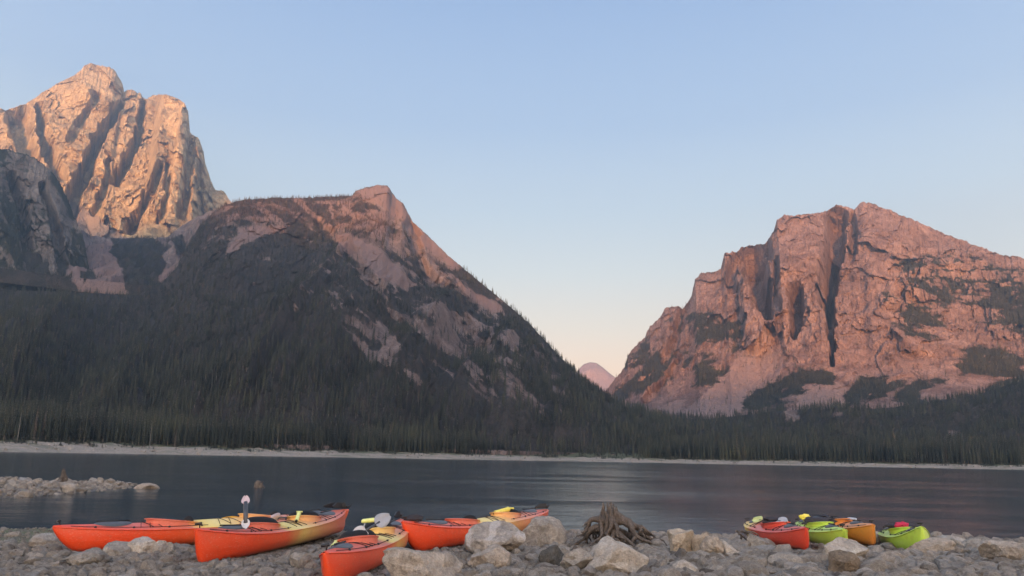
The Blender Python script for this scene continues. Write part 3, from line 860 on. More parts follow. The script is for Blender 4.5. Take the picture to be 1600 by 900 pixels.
def forest():
    allP, allS = [], []
    def add(P, h, wmul=1.0):
        w = h * rng.uniform(0.85, 1.25, len(h)) * wmul
        allP.append(P - np.array([0, 0, 0.3])); allS.append(np.stack([w, w, h], -1))
    # hill C: thick below, thinner on crags, small burnt-looking stand along the crest at the left
    X, Y, Z = Cc['X'], Cc['Y'], Cc['Z']
    n = fbm(X / 60, Y / 60, 3.3, 3)
    wx, wy = Cc['wx'], Cc['wy']
    v = Cc['veg']
    brush = poly_mask(wx, wy, [(600, 560), (640, 540), (740, 580), (830, 640), (900, 660), (1000, 700), (960, 712), (760, 700), (690, 650)], 30)
    top = poly_mask(wx, wy, [(330, 300), (560, 300), (620, 330), (600, 380), (520, 370), (470, 350), (370, 350), (320, 380)], 22)
    dens = 0.021 * sstep(0.30, 0.72, v) * (1 + 0.4 * brush) * (1 - 0.35 * top) * np.clip(1 + 0.5 * n, 0.2, 2) * (0.75 + 0.5 * sstep(500, 620, Cc['py'])) * (1 + 0.9 * sstep(420, 330, Cc['py'])) + 0.0022
    dens = dens * (1 - 0.35 * sstep(560, 400, Cc['py'])) + 0.024 * top
    dens = dens * (1 - 0.9 * masks(*rockC[:3])(wx, wy)) * (1 - 0.7 * masks(rockC[3])(wx, wy))
    P, h, px, py = scatter_points(Cc, dens * 1.35, 7, 17)
    h *= np.clip(1.05 - 0.0008 * np.maximum(P[:, 2] - 40, 0), 0.5, 1.1)
    burnt = poly_mask(px, py, [(330, 300), (560, 298), (625, 330), (600, 385), (520, 360), (470, 350), (370, 350), (320, 385)], 14) * 0.8 > rng.random(len(h))
    print('dead trees', int(burnt.sum()))
    Pb, hb = P[burnt], h[burnt] * 0.95
    P, h, px, py = P[~burnt], h[~burnt], px[~burnt], py[~burnt]
    hb = hb * 1.1
    w = hb * rng.uniform(1.0, 1.5, len(hb))
    gn_scatter('dead_forest', Pb - np.array([0, 0, 0.3]), np.stack([w, w, hb], -1), rng.uniform(0, 6.28, len(hb)), burnt_col)
    h *= np.where(poly_mask(px, py, [(600, 560), (640, 540), (740, 580), (830, 640), (900, 660), (1000, 700), (960, 712), (760, 700), (690, 650)], 30) > rng.random(len(h)), np.where(rng.random(len(h)) < 0.12, 0.8, 0.28), 1)
    add(P, h)
    # foothill G
    dens = 0.020 * sstep(0.4, 0.8, G['veg']) * np.clip(1 + 0.6 * fbm(G['X'] / 70, G['Y'] / 70, 1, 3), 0.2, 2) + 0.001
    P, h, px, py = scatter_points(G, dens * 1.3, 7, 16)
    add(P, h)
    # mountain D: dark stands and lone trees on ledges
    dens = 0.014 * sstep(0.42, 0.75, D['veg']) + 0.0006 * sstep(380, 480, D['py'])
    P, h, px, py = scatter_points(D, dens, 7, 16)
    add(P, h)
    dens = 0.026 * sstep(0.4, 0.7, F_['veg']) * (1 + 0.7 * fbm(F_['X'] / 60, F_['Y'] / 60, 1, 3)) + 0.0016
    P, h, px, py = scatter_points(F_, dens, 7, 15)
    add(P, h)
    dens = 0.012 * sstep(0.45, 0.8, B['veg']) + 0.0012
    P, h, px, py = scatter_points(B, dens, 7, 15)
    add(P, h)
    # flat ground behind the far beach
    px = rng.uniform(-60, 1660, 9000)
    az, _ = azel(px, np.full_like(px, 700.0))
    r = np.interp(px, FS[0], FS[2]) + 62 + rng.random(len(px)) ** 1.3 * 130
    z = np.interp(px, FS[0], FS[3]) + (r - np.interp(px, FS[0], FS[2]) - 55) / 55 * 6.0 - 0.6
    keep = ~((px > 760) & (px < 1000) & (rng.random(len(px)) < 0.75))
    P = np.stack([r * np.sin(az), r * np.cos(az), z], -1)[keep]
    h = rng.uniform(11, 23, len(P)) * np.interp(px[keep], [-60, 400, 800, 960, 1100, 1660], [1.0, 1.0, 0.85, 0.6, 0.95, 1.0])
    add(P, h)
    # low brush straggling down onto the far beach
    px = rng.uniform(-60, 1660, 2600); t = 1.06 - 0.55 * rng.random(2600) ** 2.2
    ok = fbm(px / 40.0, t * 1.5, 3.0, 3) > 0.0; px, t = px[ok], t[ok]
    az, _ = azel(px, np.full_like(px, 700.0)); r = np.interp(px, FS[0], FS[2]) + 55 * t
    P = np.stack([r * np.sin(az), r * np.cos(az), np.interp(px, FS[0], FS[3]) * t], -1)
    add(P, rng.uniform(0.8, 3.2, len(P)), 3.0)
    P = np.concatenate(allP); Sc = np.concatenate(allS)
    print('forest trees', len(P))
    gn_scatter('forest', P, Sc, rng.uniform(0, 6.28, len(P)), proto_col)
forest()

# the front row of the forest, one object per tree
crowns, trunks = [], []
for i in range(5):
    v, f = crown_geo(40 + i, tiers=13, spikes=9, rad=[0.13, 0.11, 0.15, 0.12, 0.14][i], low=[0.08, 0.14, 0.06, 0.2, 0.1][i])
    me = bpy.data.meshes.new('crown'); me.from_pydata(v, [], f); me.materials.append(M['needles']); crowns.append(me)
    v, f = trunk_geo(seed=i, sides=6, stubs=5)
    me = bpy.data.meshes.new('trunk'); me.from_pydata(v, [], f); me.materials.append(M['bark']); trunks.append(me)
def shore_spot(px, back):
    az, _ = azel(np.array([px]), np.array([700.0])); az = float(az[0])
    rw = float(np.interp(px, FS[0], FS[2])); hb = float(np.interp(px, FS[0], FS[3]))
    r = rw + 55 + back
    return Vector((r * math.sin(az), r * math.cos(az), hb + back / 55 * 6.0 - 0.5))
spots = []
px = -15.0
while px < 1620:
    if 800 < px < 985 and random.random() < 0.7:
        px += random.uniform(3, 8); continue
    spots.append((px, random.uniform(-1, 9)))
    px += random.uniform(3.2, 8.4)
spots = spots[:290]
for i, (px, bk) in enumerate(spots):
    t = empty('pine_tree', shore_spot(px, bk), (0, 0, random.uniform(0, 6.28)))
    h = random.uniform(13, 23) * float(np.interp(px, [0, 400, 800, 960, 1100, 1660], [1.0, 1.0, 0.85, 0.6, 0.9, 1.0]))
    k = random.randrange(5); w = h * random.uniform(0.85, 1.3)
    t.scale = (w, w, h)
    tag(t, 'dark green conifer standing in the front row of the forest edge above the far beach', 'tree', 'conifers in the front row of the far forest')
    for nm, me in (('crown', crowns[k]), ('trunk', trunks[k])):
        c = bpy.data.objects.new(nm, me); COL.objects.link(c); c.parent = t
snag_px = [(25, 19, 'pale dead trunk standing at the far left end of the forest edge'), (233, 17, 'pale bare dead trunk in the forest edge above the widest stretch of far beach'),
           (433, 17, 'pale bare dead trunk in the forest edge below the left foot of the wooded hill'), (711, 15, 'thin bare dead trunk in the forest edge below the green brush slope')]
for px, h, lab in snag_px:
    v, f = trunk_geo(r0=0.009, top=1.0, stubs=16, seed=int(px))
    o = mesh_obj('dead_tree', v, f, M['greybark'])
    o.location = shore_spot(px, -3); o.scale = (h, h, h)
    tag(o, lab, 'dead tree', 'bare dead trunks at the far forest edge')

# scattered pale stones on the far beach
rock_col = bpy.data.collections.new('stone_prototypes')

def stone_mesh(seed, sub=3, rough=0.10, cuts=9, flat=0.65, mat=None, name='stone', fine=0.0):
    q = random.Random(seed)
    bm = bmesh.new()
    bmesh.ops.create_icosphere(bm, subdivisions=sub, radius=1.0)
    co = np.array([v.co[:] for v in bm.verts])
    for _ in range(cuts):
        d = np.array([q.gauss(0, 1), q.gauss(0, 1), q.gauss(0, 1)]); d /= np.linalg.norm(d)
        k = q.uniform(0.46, 0.84)
        s = co @ d - k
        co = co - np.where(s > 0, s * 0.985, 0)[:, None] * d
    co = co * np.array([1.0, q.uniform(0.62, 0.95), flat * q.uniform(0.8, 1.15)])
    n = fbm(co[:, 0] * 1.6 + seed, co[:, 1] * 1.6, co[:, 2] * 1.6, 3)
    nn = co / np.linalg.norm(co, axis=1)[:, None]
    co = co + nn * (rough * n)[:, None]
    if fine:
        co = co + nn * (fine * ridged(co[:, 0] * 5 + seed, co[:, 1] * 5, co[:, 2] * 5, 3) - fine)[:, None]
    for v, c in zip(bm.verts, co): v.co = c
    me = bpy.data.meshes.new(name); bm.to_mesh(me); bm.free()
    me.polygons.foreach_set('use_smooth', [True] * len(me.polygons))
    me.set_sharp_from_angle(angle=R(17))
    if mat: me.materials.append(mat)
    return me
def stone_material(name, tones, sc=1.0, streak=False, speck=0.5):
    m = NT(name)
    P = m.obj(); r = m.rand()
    pv = m.n('ShaderNodeVectorMath', operation='ADD'); m.l(P, pv.inputs[0])
    cx = m.n('ShaderNodeCombineXYZ'); m.l(m.math('MULTIPLY', r, 40.0), cx.inputs[0]); m.l(cx.outputs[0], pv.inputs[1])
    Pq = pv.outputs[0]
    base = m.ramp(r, tones)
    n1 = m.noise(Pq, 1.8 * sc, 6, 0.65, 0.6); n2 = m.noise(Pq, 13 * sc, 5, 0.7)
    c = m.mix(m.ramp(n1, [(0.35, (0, 0, 0)), (0.68, (1, 1, 1))]), m.mix(1.0, base, (0.62, 0.60, 0.58), 'MULTIPLY'), base)
    c = m.mix(m.math('MULTIPLY', m.ramp(n2, [(0.42, (1, 1, 1)), (0.60, (0, 0, 0))]), speck), c, m.mix(1.0, c, (0.42, 0.41, 0.40), 'MULTIPLY'))
    if streak:
        wv = m.n('ShaderNodeTexWave', wave_type='BANDS', bands_direction='X'); m.l(m.mapping(P, rot=(0, 0.5, 0.4)), wv.inputs['Vector'])
        wv.inputs['Scale'].default_value = 0.9; wv.inputs['Distortion'].default_value = 5; wv.inputs['Detail'].default_value = 3
        c = m.mix(m.ramp(wv.outputs['Fac'], [(0.72, (0, 0, 0)), (0.9, (0.6, 0.6, 0.6))]), c, (0.50, 0.47, 0.45))
    n3 = m.noise(Pq, 42 * sc, 4, 0.75)
    c = m.mix(m.math('MULTIPLY', m.ramp(n3, [(0.40, (1, 1, 1)), (0.56, (0, 0, 0))]), 0.45), c, m.mix(1.0, c, (0.5, 0.49, 0.48), 'MULTIPLY'))
    c = m.mix(m.math('MULTIPLY', m.ramp(n3, [(0.62, (0, 0, 0)), (0.72, (1, 1, 1))]), 0.35), c, (0.55, 0.52, 0.48))
    nb = m.bump(m.math('ADD', m.math('MULTIPLY', n1, 0.6), m.math('MULTIPLY', n2, 0.4)), 0.8, 0.16 / sc)
    return m.out(c, 0.88, nb, 0.25)
TONES = [(0.0, (0.20, 0.175, 0.155)), (0.10, (0.32, 0.29, 0.255)), (0.35, (0.42, 0.38, 0.335)), (0.5, (0.40, 0.385, 0.365)), (0.7, (0.48, 0.43, 0.375)), (0.85, (0.44, 0.40, 0.35)), (1.0, (0.56, 0.52, 0.475))]
M['stone'] = stone_material('shore_stone', TONES)
for i in range(8):
    me = stone_mesh(200 + i, 2, 0.03, 13, 0.75, M['stone'])
    ob = bpy.data.objects.new('stone', me); rock_col.objects.link(ob)
def far_stones():
    n = 1500
    px = rng.uniform(-20, 1620, n); t = rng.uniform(0.02, 0.85, n)
    az, _ = azel(px, np.full_like(px, 700.0))
    r = np.interp(px, FS[0], FS[2]) + 55 * t
    z = np.interp(px, FS[0], FS[3]) * t
    s = 0.25 + 1.1 * rng.random(n) ** 5
    P = np.stack([r * np.sin(az), r * np.cos(az), z], -1)
    gn_scatter('beach_stones', P, np.stack([s, s, s], -1), rng.uniform(0, 6.28, n), rock_col)
far_stones()

# ------------------------------------------------------------------ near stones
def inview(x, y, z, m=40):
    px, py = project(x, y, z)
    return (px > -m) & (px < IW + m) & (py < IH + m + 20)
def near_cloud(n, y0, y1, smin, smax, pw, zoff, spit=False):
    y = rng.uniform(y0, y1, n)
    x = rng.uniform(-0.85, 0.85, n) * y
    z = ground_z(x, y)
    ok = inview(x, y, z) & (z > -0.06)
    x, y, z = x[ok], y[ok], z[ok]
    s = smin + (smax - smin) * rng.random(len(x)) ** pw
    if smax > 0.1: s = s * (1 + 0.5 * sstep(0.05, 0.35, x / y))
    return x, y, z, s
KEEP_OUT = []          # (x, y, radius) kept free of the larger stones: boats and boulders
def free(x, y, s):
    ok = np.ones(len(x), bool)
    for cx, cy, r in KEEP_OUT:
        ok &= np.hypot(x - cx, y - cy) > r + s * 0.7
    return ok

# ------------------------------------------------------------------ kayaks
def plastic(name, stops, along='X', noise_amt=0.12, rough=0.30):
    """rotomoulded polyethylene whose colour blends along the hull"""
    m = NT(name)
    P = m.obj()
    sx = m.n('ShaderNodeSeparateXYZ'); m.l(P, sx.inputs[0])
    n = m.noise(P, 1.6, 4, 0.6)
    f = m.math('ADD', m.math('ADD', m.math('MULTIPLY', sx.outputs[along], 1 / 5.6), 0.5), m.math('MULTIPLY', m.math('SUBTRACT', n, 0.5), noise_amt))
    c = m.ramp(f, stops)
    n2 = m.noise(P, 9.0, 6, 0.7); n3 = m.noise(m.mapping(P, scale=(1.0, 6, 6)), 14, 4, 0.7)
    c = m.mix(m.math('MULTIPLY', m.ramp(n3, [(0.57, (0, 0, 0)), (0.68, (1, 1, 1))]), 0.36), c, (0.62, 0.45, 0.36))     # scuffs
    c = m.mix(m.math('MULTIPLY', m.ramp(n2, [(0.35, (1, 1, 1)), (0.5, (0, 0, 0))]), 0.18), c, (0.20, 0.06, 0.03))
    mud = m.math('ADD', m.math('MULTIPLY', sx.outputs['Z'], -5.0), m.math('ADD', m.math('MULTIPLY', n2, 1.1), 0.15))
    c = m.mix(m.math('MULTIPLY', m.ramp(mud, [(0.35, (0, 0, 0)), (0.75, (1, 1, 1))]), 0.6), c, (0.20, 0.15, 0.11))
    nb = m.bump(m.math('ADD', n2, n3), 0.12, 0.01)
    m.b.inputs['Coat Roughness'].default_value = 0.3
    return m.out(c, m.math('ADD', rough, m.math('MULTIPLY', n2, 0.2)), nb, 0.5, 0.45)
RED, RED2, ORG, YEL, PALE = (0.70, 0.055, 0.008), (0.70, 0.085, 0.02), (0.70, 0.17, 0.035), (0.74, 0.52, 0.09), (0.76, 0.60, 0.20)
M['sun_hull'] = plastic('red_yellow_red_plastic', [(0.0, (0.66, 0.10, 0.03)), (0.16, (0.64, 0.12, 0.05)), (0.34, (0.66, 0.24, 0.09)), (0.45, (0.68, 0.36, 0.10)), (0.53, (0.70, 0.46, 0.11)), (0.57, (0.66, 0.24, 0.06)), (0.62, RED2), (0.80, RED), (1.0, RED)])
M['sun_deck'] = plastic('red_yellow_red_deck', [(0.0, (0.66, 0.12, 0.05)), (0.16, (0.60, 0.14, 0.10)), (0.34, (0.64, 0.25, 0.14)), (0.46, (0.72, 0.44, 0.14)), (0.54, PALE), (0.585, YEL), (0.63, (0.62, 0.16, 0.09)), (0.80, (0.60, 0.10, 0.06)), (0.95, RED), (1.0, RED)], rough=0.45)  # hull colours made pinker and paler: sky sheen put into the deck colour
M['lime_hull'] = plastic('lime_plastic', [(0, (0.42, 0.60, 0.06)), (1, (0.47, 0.66, 0.075))])
M['red_hull'] = plastic('red_plastic', [(0.0, (0.50, 0.05, 0.03)), (0.32, YEL), (0.42, (0.55, 0.05, 0.03)), (1, (0.60, 0.05, 0.02))])
M['orange_hull'] = plastic('orange_plastic', [(0.0, (0.60, 0.12, 0.03)), (0.5, (0.64, 0.20, 0.03)), (1, (0.62, 0.22, 0.035))])
def simple(name, c, rough=0.6, spec=0.4, var=0.25, sc=12, metal=0.0):
    m = NT(name); n = m.noise(m.obj(), sc, 4, 0.6)
    m.b.inputs['Metallic'].default_value = metal
    return m.out(m.mix(n, tuple(x * (1 - var) for x in c), tuple(min(1, x * (1 + var)) for x in c)), rough, m.bump(n, 0.15, 0.005), spec)
M['black'] = simple('black_neoprene', (0.012, 0.012, 0.014), 0.75, 0.25)
M['rubber'] = simple('black_rubber', (0.02, 0.02, 0.022), 0.5)
M['cord'] = simple('dark_cord', (0.03, 0.014, 0.014), 0.7)
M['hatch'] = simple('grey_hatch_rubber', (0.075, 0.08, 0.09), 0.45)
M['white'] = simple('white_blade_plastic', (0.50, 0.49, 0.50), 0.4)
M['pinkwhite'] = simple('pink_white_blade_plastic', (0.50, 0.40, 0.43), 0.4)
M['greyblade'] = simple('grey_blade_plastic', (0.30, 0.31, 0.34), 0.4)
M['shaft'] = simple('grey_shaft', (0.06, 0.065, 0.075), 0.35)
M['yellow'] = simple('yellow_plastic', (0.72, 0.62, 0.10), 0.45)
M['limeyel'] = simple('pale_yellow_plastic', (0.66, 0.68, 0.24), 0.45)
M['orangey'] = simple('orange_blade_plastic', (0.70, 0.36, 0.03), 0.4)
M['magenta'] = simple('crimson_fabric', (0.42, 0.02, 0.06), 0.8)
M['darkcloth'] = simple('dark_cloth', (0.03, 0.028, 0.035), 0.85)
M['redcloth'] = simple('red_cloth', (0.45, 0.03, 0.02), 0.8)

def tube(path, rad, sides=8, cap=True):
    """rad may be a number or one radius per point"""
    P = [Vector(p) for p in path]
    rs = rad if isinstance(rad, (list, tuple)) else [rad] * len(P)
    V, Fc = [], []
    up = Vector((0, 0, 1))
    for i, p in enumerate(P):
        d = (P[min(i + 1, len(P) - 1)] - P[max(i - 1, 0)]).normalized()
        a = d.cross(up if abs(d.z) < 0.95 else Vector((1, 0, 0))).normalized()
        b = a.cross(d)
        for s in range(sides):
            t = 2 * math.pi * s / sides
            V.append(tuple(p + (a * math.cos(t) + b * math.sin(t)) * rs[i]))
    for i in range(len(P) - 1):
        for s in range(sides):
            a, b = i * sides + s, i * sides + (s + 1) % sides
            Fc.append((a, b, b + sides, a + sides))
    if cap:
        Fc.append(tuple(range(sides - 1, -1, -1)))
        Fc.append(tuple(range((len(P) - 1) * sides, len(P) * sides)))
    return V, Fc
def join(*gs):
    V, Fc = [], []
    for v, f in gs:
        n = len(V); V += list(v); Fc += [tuple(a + n for a in q) for q in f]
    return V, Fc
def ellipsoid(c, r, nu=14, nv=8, top_only=False, p=1.0):
    V, Fc = [], []
    for j in range(nv + 1):
        ph = (math.pi / 2) * j / nv if top_only else -math.pi / 2 + math.pi * j / nv
        for i in range(nu):
            a = 2 * math.pi * i / nu
            V.append((c[0] + r[0] * math.cos(ph) ** p * math.cos(a), c[1] + r[1] * math.cos(ph) ** p * math.sin(a), c[2] + r[2] * math.sin(ph)))
    for j in range(nv):
        for i in range(nu):
            a, b = j * nu + i, j * nu + (i + 1) % nu
            Fc.append((a, b, b + nu, a + nu))
    return V, Fc

class Kayak:
    def __init__(k, L, beam, hull_mat, deck_mat, bow_rake, stern_rake, label, cockpits=(0.9, -0.75), tip=0.47, stern_tip=0.43, hatches=((1.75, 0.30, 0.15), (-1.75, 0.28, 0.15)),
                 rudder=True, cover='cover', group='sea kayaks pulled up on the stony shore'):
        k.L, k.beam, k.br, k.sr, k.tip, k.st = L, beam, bow_rake, stern_rake, tip, stern_tip
        k.root = empty('kayak'); tag(k.root, label, 'kayak', group)
        n = 72
        us = [math.sin(math.pi / 2 * (-1 + 2 * i / n)) for i in range(n + 1)]
        hullprof = [(0.0, 0.0), (0.30, 0.035), (0.60, 0.11), (0.84, 0.27), (0.955, 0.52), (0.99, 0.78), (1.0, 1.0)]
        V = []
        for u in us:
            w, zs, zk, c = k.st_(u)
            row = [(u * L / 2 * k.xin(u, f), s * w * a, zk + (zs - zk) * f) for s, pr in ((-1, hullprof[::-1]), (1, hullprof[1:])) for a, f in pr]
            V.append(row)
        m = len(V[0])
        Fc = [(i * m + j, (i + 1) * m + j, (i + 1) * m + j + 1, i * m + j + 1) for i in range(n) for j in range(m - 1)]
        Fc += [tuple(j for j in range(m)), tuple(n * m + j for j in range(m - 1, -1, -1))]
        mesh_obj('hull', [p for r in V for p in r], Fc, hull_mat, k.root, sharp=50)
        fr = [-1, -0.96, -0.85, -0.65, -0.4, -0.2, -0.07, 0, 0.07, 0.2, 0.4, 0.65, 0.85, 0.96, 1]
        V = []
        for u in us:
            w, zs, zk, c = k.st_(u)
            V.append([(u * L / 2, f * w * 1.01, k.deck(u * L / 2, f * w) + 0.002) for f in fr])
        m = len(fr)
        mesh_obj('deck', [p for r in V for p in r], [(i * m + j, (i + 1) * m + j, (i + 1) * m + j + 1, i * m + j + 1) for i in range(n) for j in range(m - 1)], deck_mat, k.root, sharp=45)
        for s in (-1, 1):          # moulded rim where deck meets hull
            pts = []
            for u in us[2:-2]:
                w, zs, zk, c = k.st_(u)
                pts.append((u * L / 2, s * (w * 1.0 + 0.004), zs - 0.006))
            v, f = tube(pts, 0.010, 6); mesh_obj('rim', v, f, hull_mat, k.root)
        for cx in cockpits: k.cockpit(cx, deck_mat, cover)
        for hx, ha, hb in hatches:
            z = k.deck(hx, 0)
            v, f = ellipsoid((0, 0, 0), (ha, hb, 0.035), 24, 5, True, 0.5)
            v = [(hx + a, b, k.deck(hx + a, b) + 0.004 + c * 0.9) for a, b, c in v]
            h = mesh_obj('hatch', v, f, M['hatch'], k.root, sharp=60)
            sv = [(hx + a, b, k.deck(hx + a, b) + 0.042) for a, b in ((-ha * 0.9, 0), (0, 0), (ha * 0.9, 0))]
            v, f = tube(sv, 0.012, 6); mesh_obj('strap', v, f, M['rubber'], h)
        # perimeter line, bungees, fittings
        for s in (-1, 1):
            pts = []
            xs_ = [L * 0.46, L * 0.40, L * 0.30, L * 0.2, L * 0.1]
            for sgn in (1, -1):
                pts = [(sgn * x, s * (k.w(sgn * x) * 0.82), k.deck(sgn * x, k.w(x) * 0.82) + 0.012) for x in np.linspace(L * 0.46, L * 0.08, 16)]
                v, f = tube(pts, 0.0045, 5); mesh_obj('deck_line', v, f, M['cord'], k.root)
                for x in xs_[1:]:
                    x *= sgn
                    y = s * k.w(x) * 0.82
                    v, f = ellipsoid((x, y, k.deck(x, y) + 0.006), (0.024, 0.018, 0.020), 8, 4)
                    mesh_obj('deck_fitting', v, f, M['rubber'], k.root)
        for x0 in ([1.28, 1.42, -1.25, -1.42, 0.12, -0.08] if L > 5 else [0.72, -0.62]):
            if abs(x0) < 0.3 and len(cockpits) < 2: continue
            for q in (1, -1):
                pts = [(x0 + 0.10 * q * (f), f * k.w(x0) * 0.82, k.deck(x0, f * k.w(x0) * 0.82) + 0.010) for f in np.linspace(-1, 1, 13)]
                v, f = tube(pts, 0.005, 5); mesh_obj('bungee', v, f, M['cord'], k.root)
        for s, tz in ((1, k.tip), (-1, k.st)):
            x = s * (L / 2 - 0.10)
            v, f = join(tube([(x, 0, k.deck(x, 0)), (x + s * 0.03, 0.02, k.deck(x, 0) + 0.05)], 0.008, 6), tube([(x + s * 0.03, -0.045, k.deck(x, 0) + 0.055), (x + s * 0.03, 0.045, k.deck(x, 0) + 0.06)], 0.017, 8))
            mesh_obj('grab_handle', v, f, M['rubber'], k.root)
        if rudder:
            x = -L / 2
            z = k.deck(x + 0.05, 0)
            V = [(x + 0.02, -0.012, z + 0.02), (x + 0.10, -0.012, z + 0.13), (x + 0.42, -0.012, z + 0.14), (x + 0.62, -0.012, z + 0.09), (x + 0.60, -0.012, z + 0.055), (x + 0.25, -0.012, z + 0.045), (x - 0.06, -0.012, z + 0.06), (x - 0.07, -0.012, z + 0.11)]
            nV = len(V); V = V + [(a, 0.012, c) for a, b, c in V]
            Fc = [tuple(range(nV)), tuple(range(2 * nV - 1, nV - 1, -1))] + [(i, i + nV, (i + 1) % nV + nV, (i + 1) % nV) for i in range(nV)]
            mesh_obj('rudder', V, Fc, M['rubber'], k.root, smooth=False)
    def xin(k, u, f): return 1.0
    def st_(k, u):
        a = abs(u)
        w = k.beam / 2 * max(0.0, 1 - a ** 2.3) ** 0.82 + 0.014
        tip = k.tip if u > 0 else k.st
        zs = 0.275 + (tip - 0.275) * a ** 2.6
        rk = k.br if u > 0 else k.sr
        zk = 0.03 * a * a
        if a > 1 - rk:
            t = (a - (1 - rk)) / rk
            zk = zk + (zs - 0.035 - zk) * t ** 2.4
        c = 0.115 * max(0.0, 1 - a ** 2) ** 0.7 + 0.012
        return w, zs, zk, c
    def w(k, x): return k.st_(max(-1, min(1, 2 * x / k.L)))[0]
    def deck(k, x, y):
        w, zs, zk, c = k.st_(max(-1, min(1, 2 * x / k.L)))
        f = min(1.0, abs(y) / w)
        return zs + c * (1 - f ** 1.7) * (1.0 - 0.10 * f)
    def cockpit(k, cx, mat, cover):
        a, b = 0.43, 0.245
        pts = []
        for i in range(33):
            t = 2 * math.pi * i / 32
            x, y = cx + a * math.cos(t), b * math.sin(t)
            z = k.deck(cx, b) + 0.055 + 0.055 * math.cos(t) + 0.03
            pts.append((x, y, z))
        V, Fc = [], []
        for i, p in enumerate(pts[:-1]):
            x, y, z = p
            dx, dy = x - cx, y
            for sc_, zz in ((1.0, k.deck(x, y) - 0.03), (1.0, z - 0.012), (1.07, z - 0.008), (1.07, z + 0.006), (0.96, z + 0.008), (0.92, z - 0.10), (0.90, z - 0.22)):
                V.append((cx + dx * sc_, dy * sc_, zz))
        m = 7; n = 32
        Fc = [(i * m + j, ((i + 1) % n) * m + j, ((i + 1) % n) * m + j + 1, i * m + j + 1) for i in range(n) for j in range(m - 1)]
        co = mesh_obj('cockpit_rim', V, Fc, mat, k.root, sharp=50)
        zc = k.deck(cx, b) + 0.085
        if cover == 'cover':
            v, f = ellipsoid((0, 0, 0), (a * 0.97, b * 0.97, 0.135), 28, 7, True, 0.62)
            v = [(cx + x, y, zc + 0.055 * x / a + z - 0.02) for x, y, z in v]
            mesh_obj('cockpit_cover', v, f, M['black'], k.root)
        else:
            v, f = ellipsoid((cx, 0, zc - 0.19), (a * 0.9, b * 0.9, 0.03), 20, 4)
            mesh_obj('seat_well', v, f, M['black'], k.root)
            v, f = ellipsoid((cx - 0.26, 0, zc - 0.06), (0.05, b * 0.72, 0.13), 16, 8)
            mesh_obj('backrest', v, f, M['black'], k.root)
    def place(k, bow, stern, roll=0.0, dz=0.0):
        """bow and stern: world points under the two tips (keel height)"""
        bow, stern = Vector(bow), Vector(stern)
        d = (bow - stern).normalized()
        y = Vector((0, 0, 1)).cross(d).normalized()
        z = d.cross(y)
        Mx = Matrix((d, y, z)).transposed() @ Matrix.Rotation(roll, 3, 'X')
        c = (bow + stern) / 2 + Vector((0, 0, dz))
        k.root.matrix_world = Matrix.Translation(c) @ Mx.to_4x4()
        k.M = k.root.matrix_world.copy()
        n = 9
        for i in range(n):
            p = stern.lerp(bow, (i + 0.5) / n)
            KEEP_OUT.append((p.x, p.y, k.beam * 0.5))
        return k
    def at(k, x, y=0.0, up=0.0):
        return k.M @ Vector((x, y, k.deck(x, y) + up))

def kayak_at(k, bow_px, bow_h, stern_px, zb, zs, roll=0.0):
    """bow_px: picture point of the bow tip, whose height above water is bow_h; the stern lies on the bearing of picture column stern_px"""
    b = on_plane(bow_px[0], bow_px[1], bow_h)
    d = ray(stern_px[0], stern_px[1]); hd = Vector((d[0], d[1])).normalized()
    # distance along this bearing at which the stern tip is one boat length away
    B2 = Vector((b.x, b.y)); pb = hd.dot(B2)
    disc = pb * pb - (B2.length_squared - k.L ** 2)
    if disc < 0: t = pb
    else: t = pb + math.sqrt(disc)
    s = hd * t
    bw = Vector((b.x, b.y, zb)); st = Vector((s.x, s.y, zs))
    mid = (bw + st) / 2; dd = (bw - st); dd.normalize()
    bw, st = bw, bw - dd * k.L
    print('kayak bow', tuple(round(v, 2) for v in bw), 'stern', tuple(round(v, 2) for v in st), 'ground', round(gz(bw.x, bw.y), 2), round(gz(st.x, st.y), 2), round(gz(mid.x, mid.y), 2))
    return k.place(bw, st, roll)

SH, SD = M['sun_hull'], M['sun_deck']
k1 = Kayak(5.4, 0.66, SH, SD, 0.20, 0.16, 'long red kayak at the left, lying broadside nearest the green shallows', hatches=((1.85, 0.28, 0.15), (-1.75, 0.28, 0.15)), tip=0.42, cover='well')
kayak_at(k1, (84, 823), 0.50, (545, 812), 0.08, 0.10, R(4))
k2 = Kayak(5.4, 0.70, SH, SD, 0.07, 0.10, 'red and yellow double kayak with an upright dark and white paddle on its foredeck', hatches=((1.75, 0.36, 0.12), (-1.75, 0.28, 0.15)), tip=0.50)
kayak_at(k2, (311, 829), 0.60, (540, 815), 0.115, 0.10, R(6))
k3 = Kayak(5.4, 0.74, SH, SD, 0.06, 0.10, 'double kayak with blunt red bow facing the viewer and grey paddle blade on deck', hatches=((1.95, 0.30, 0.14), (-1.75, 0.28, 0.15)), tip=0.43, cockpits=(0.95, -0.45))
kayak_at(k3, (516, 862), 0.57, (632, 812), 0.13, 0.07, R(9))
k4 = Kayak(5.4, 0.68, SH, SD, 0.22, 0.34, 'red kayak with a yellow pump on deck, its stern behind the rounded grey boulders', tip=0.54, stern_tip=0.34, cover='well')
kayak_at(k4, (633, 814), 0.60, (858, 808), 0.05, 0.16, R(5))
k5 = Kayak(3.5, 0.62, M['red_hull'], M['red_hull'], 0.12, 0.14, 'plain red kayak in the cluster at the right, white paddle blades on its deck', tip=0.42, stern_tip=0.32, cockpits=(0.15,), rudder=False, cover='well', hatches=((1.0, 0.20, 0.12), (-1.1, 0.2, 0.13)))
kayak_at(k5, (1262, 825), 0.49, (1168, 822), 0.07, -0.02, R(3))
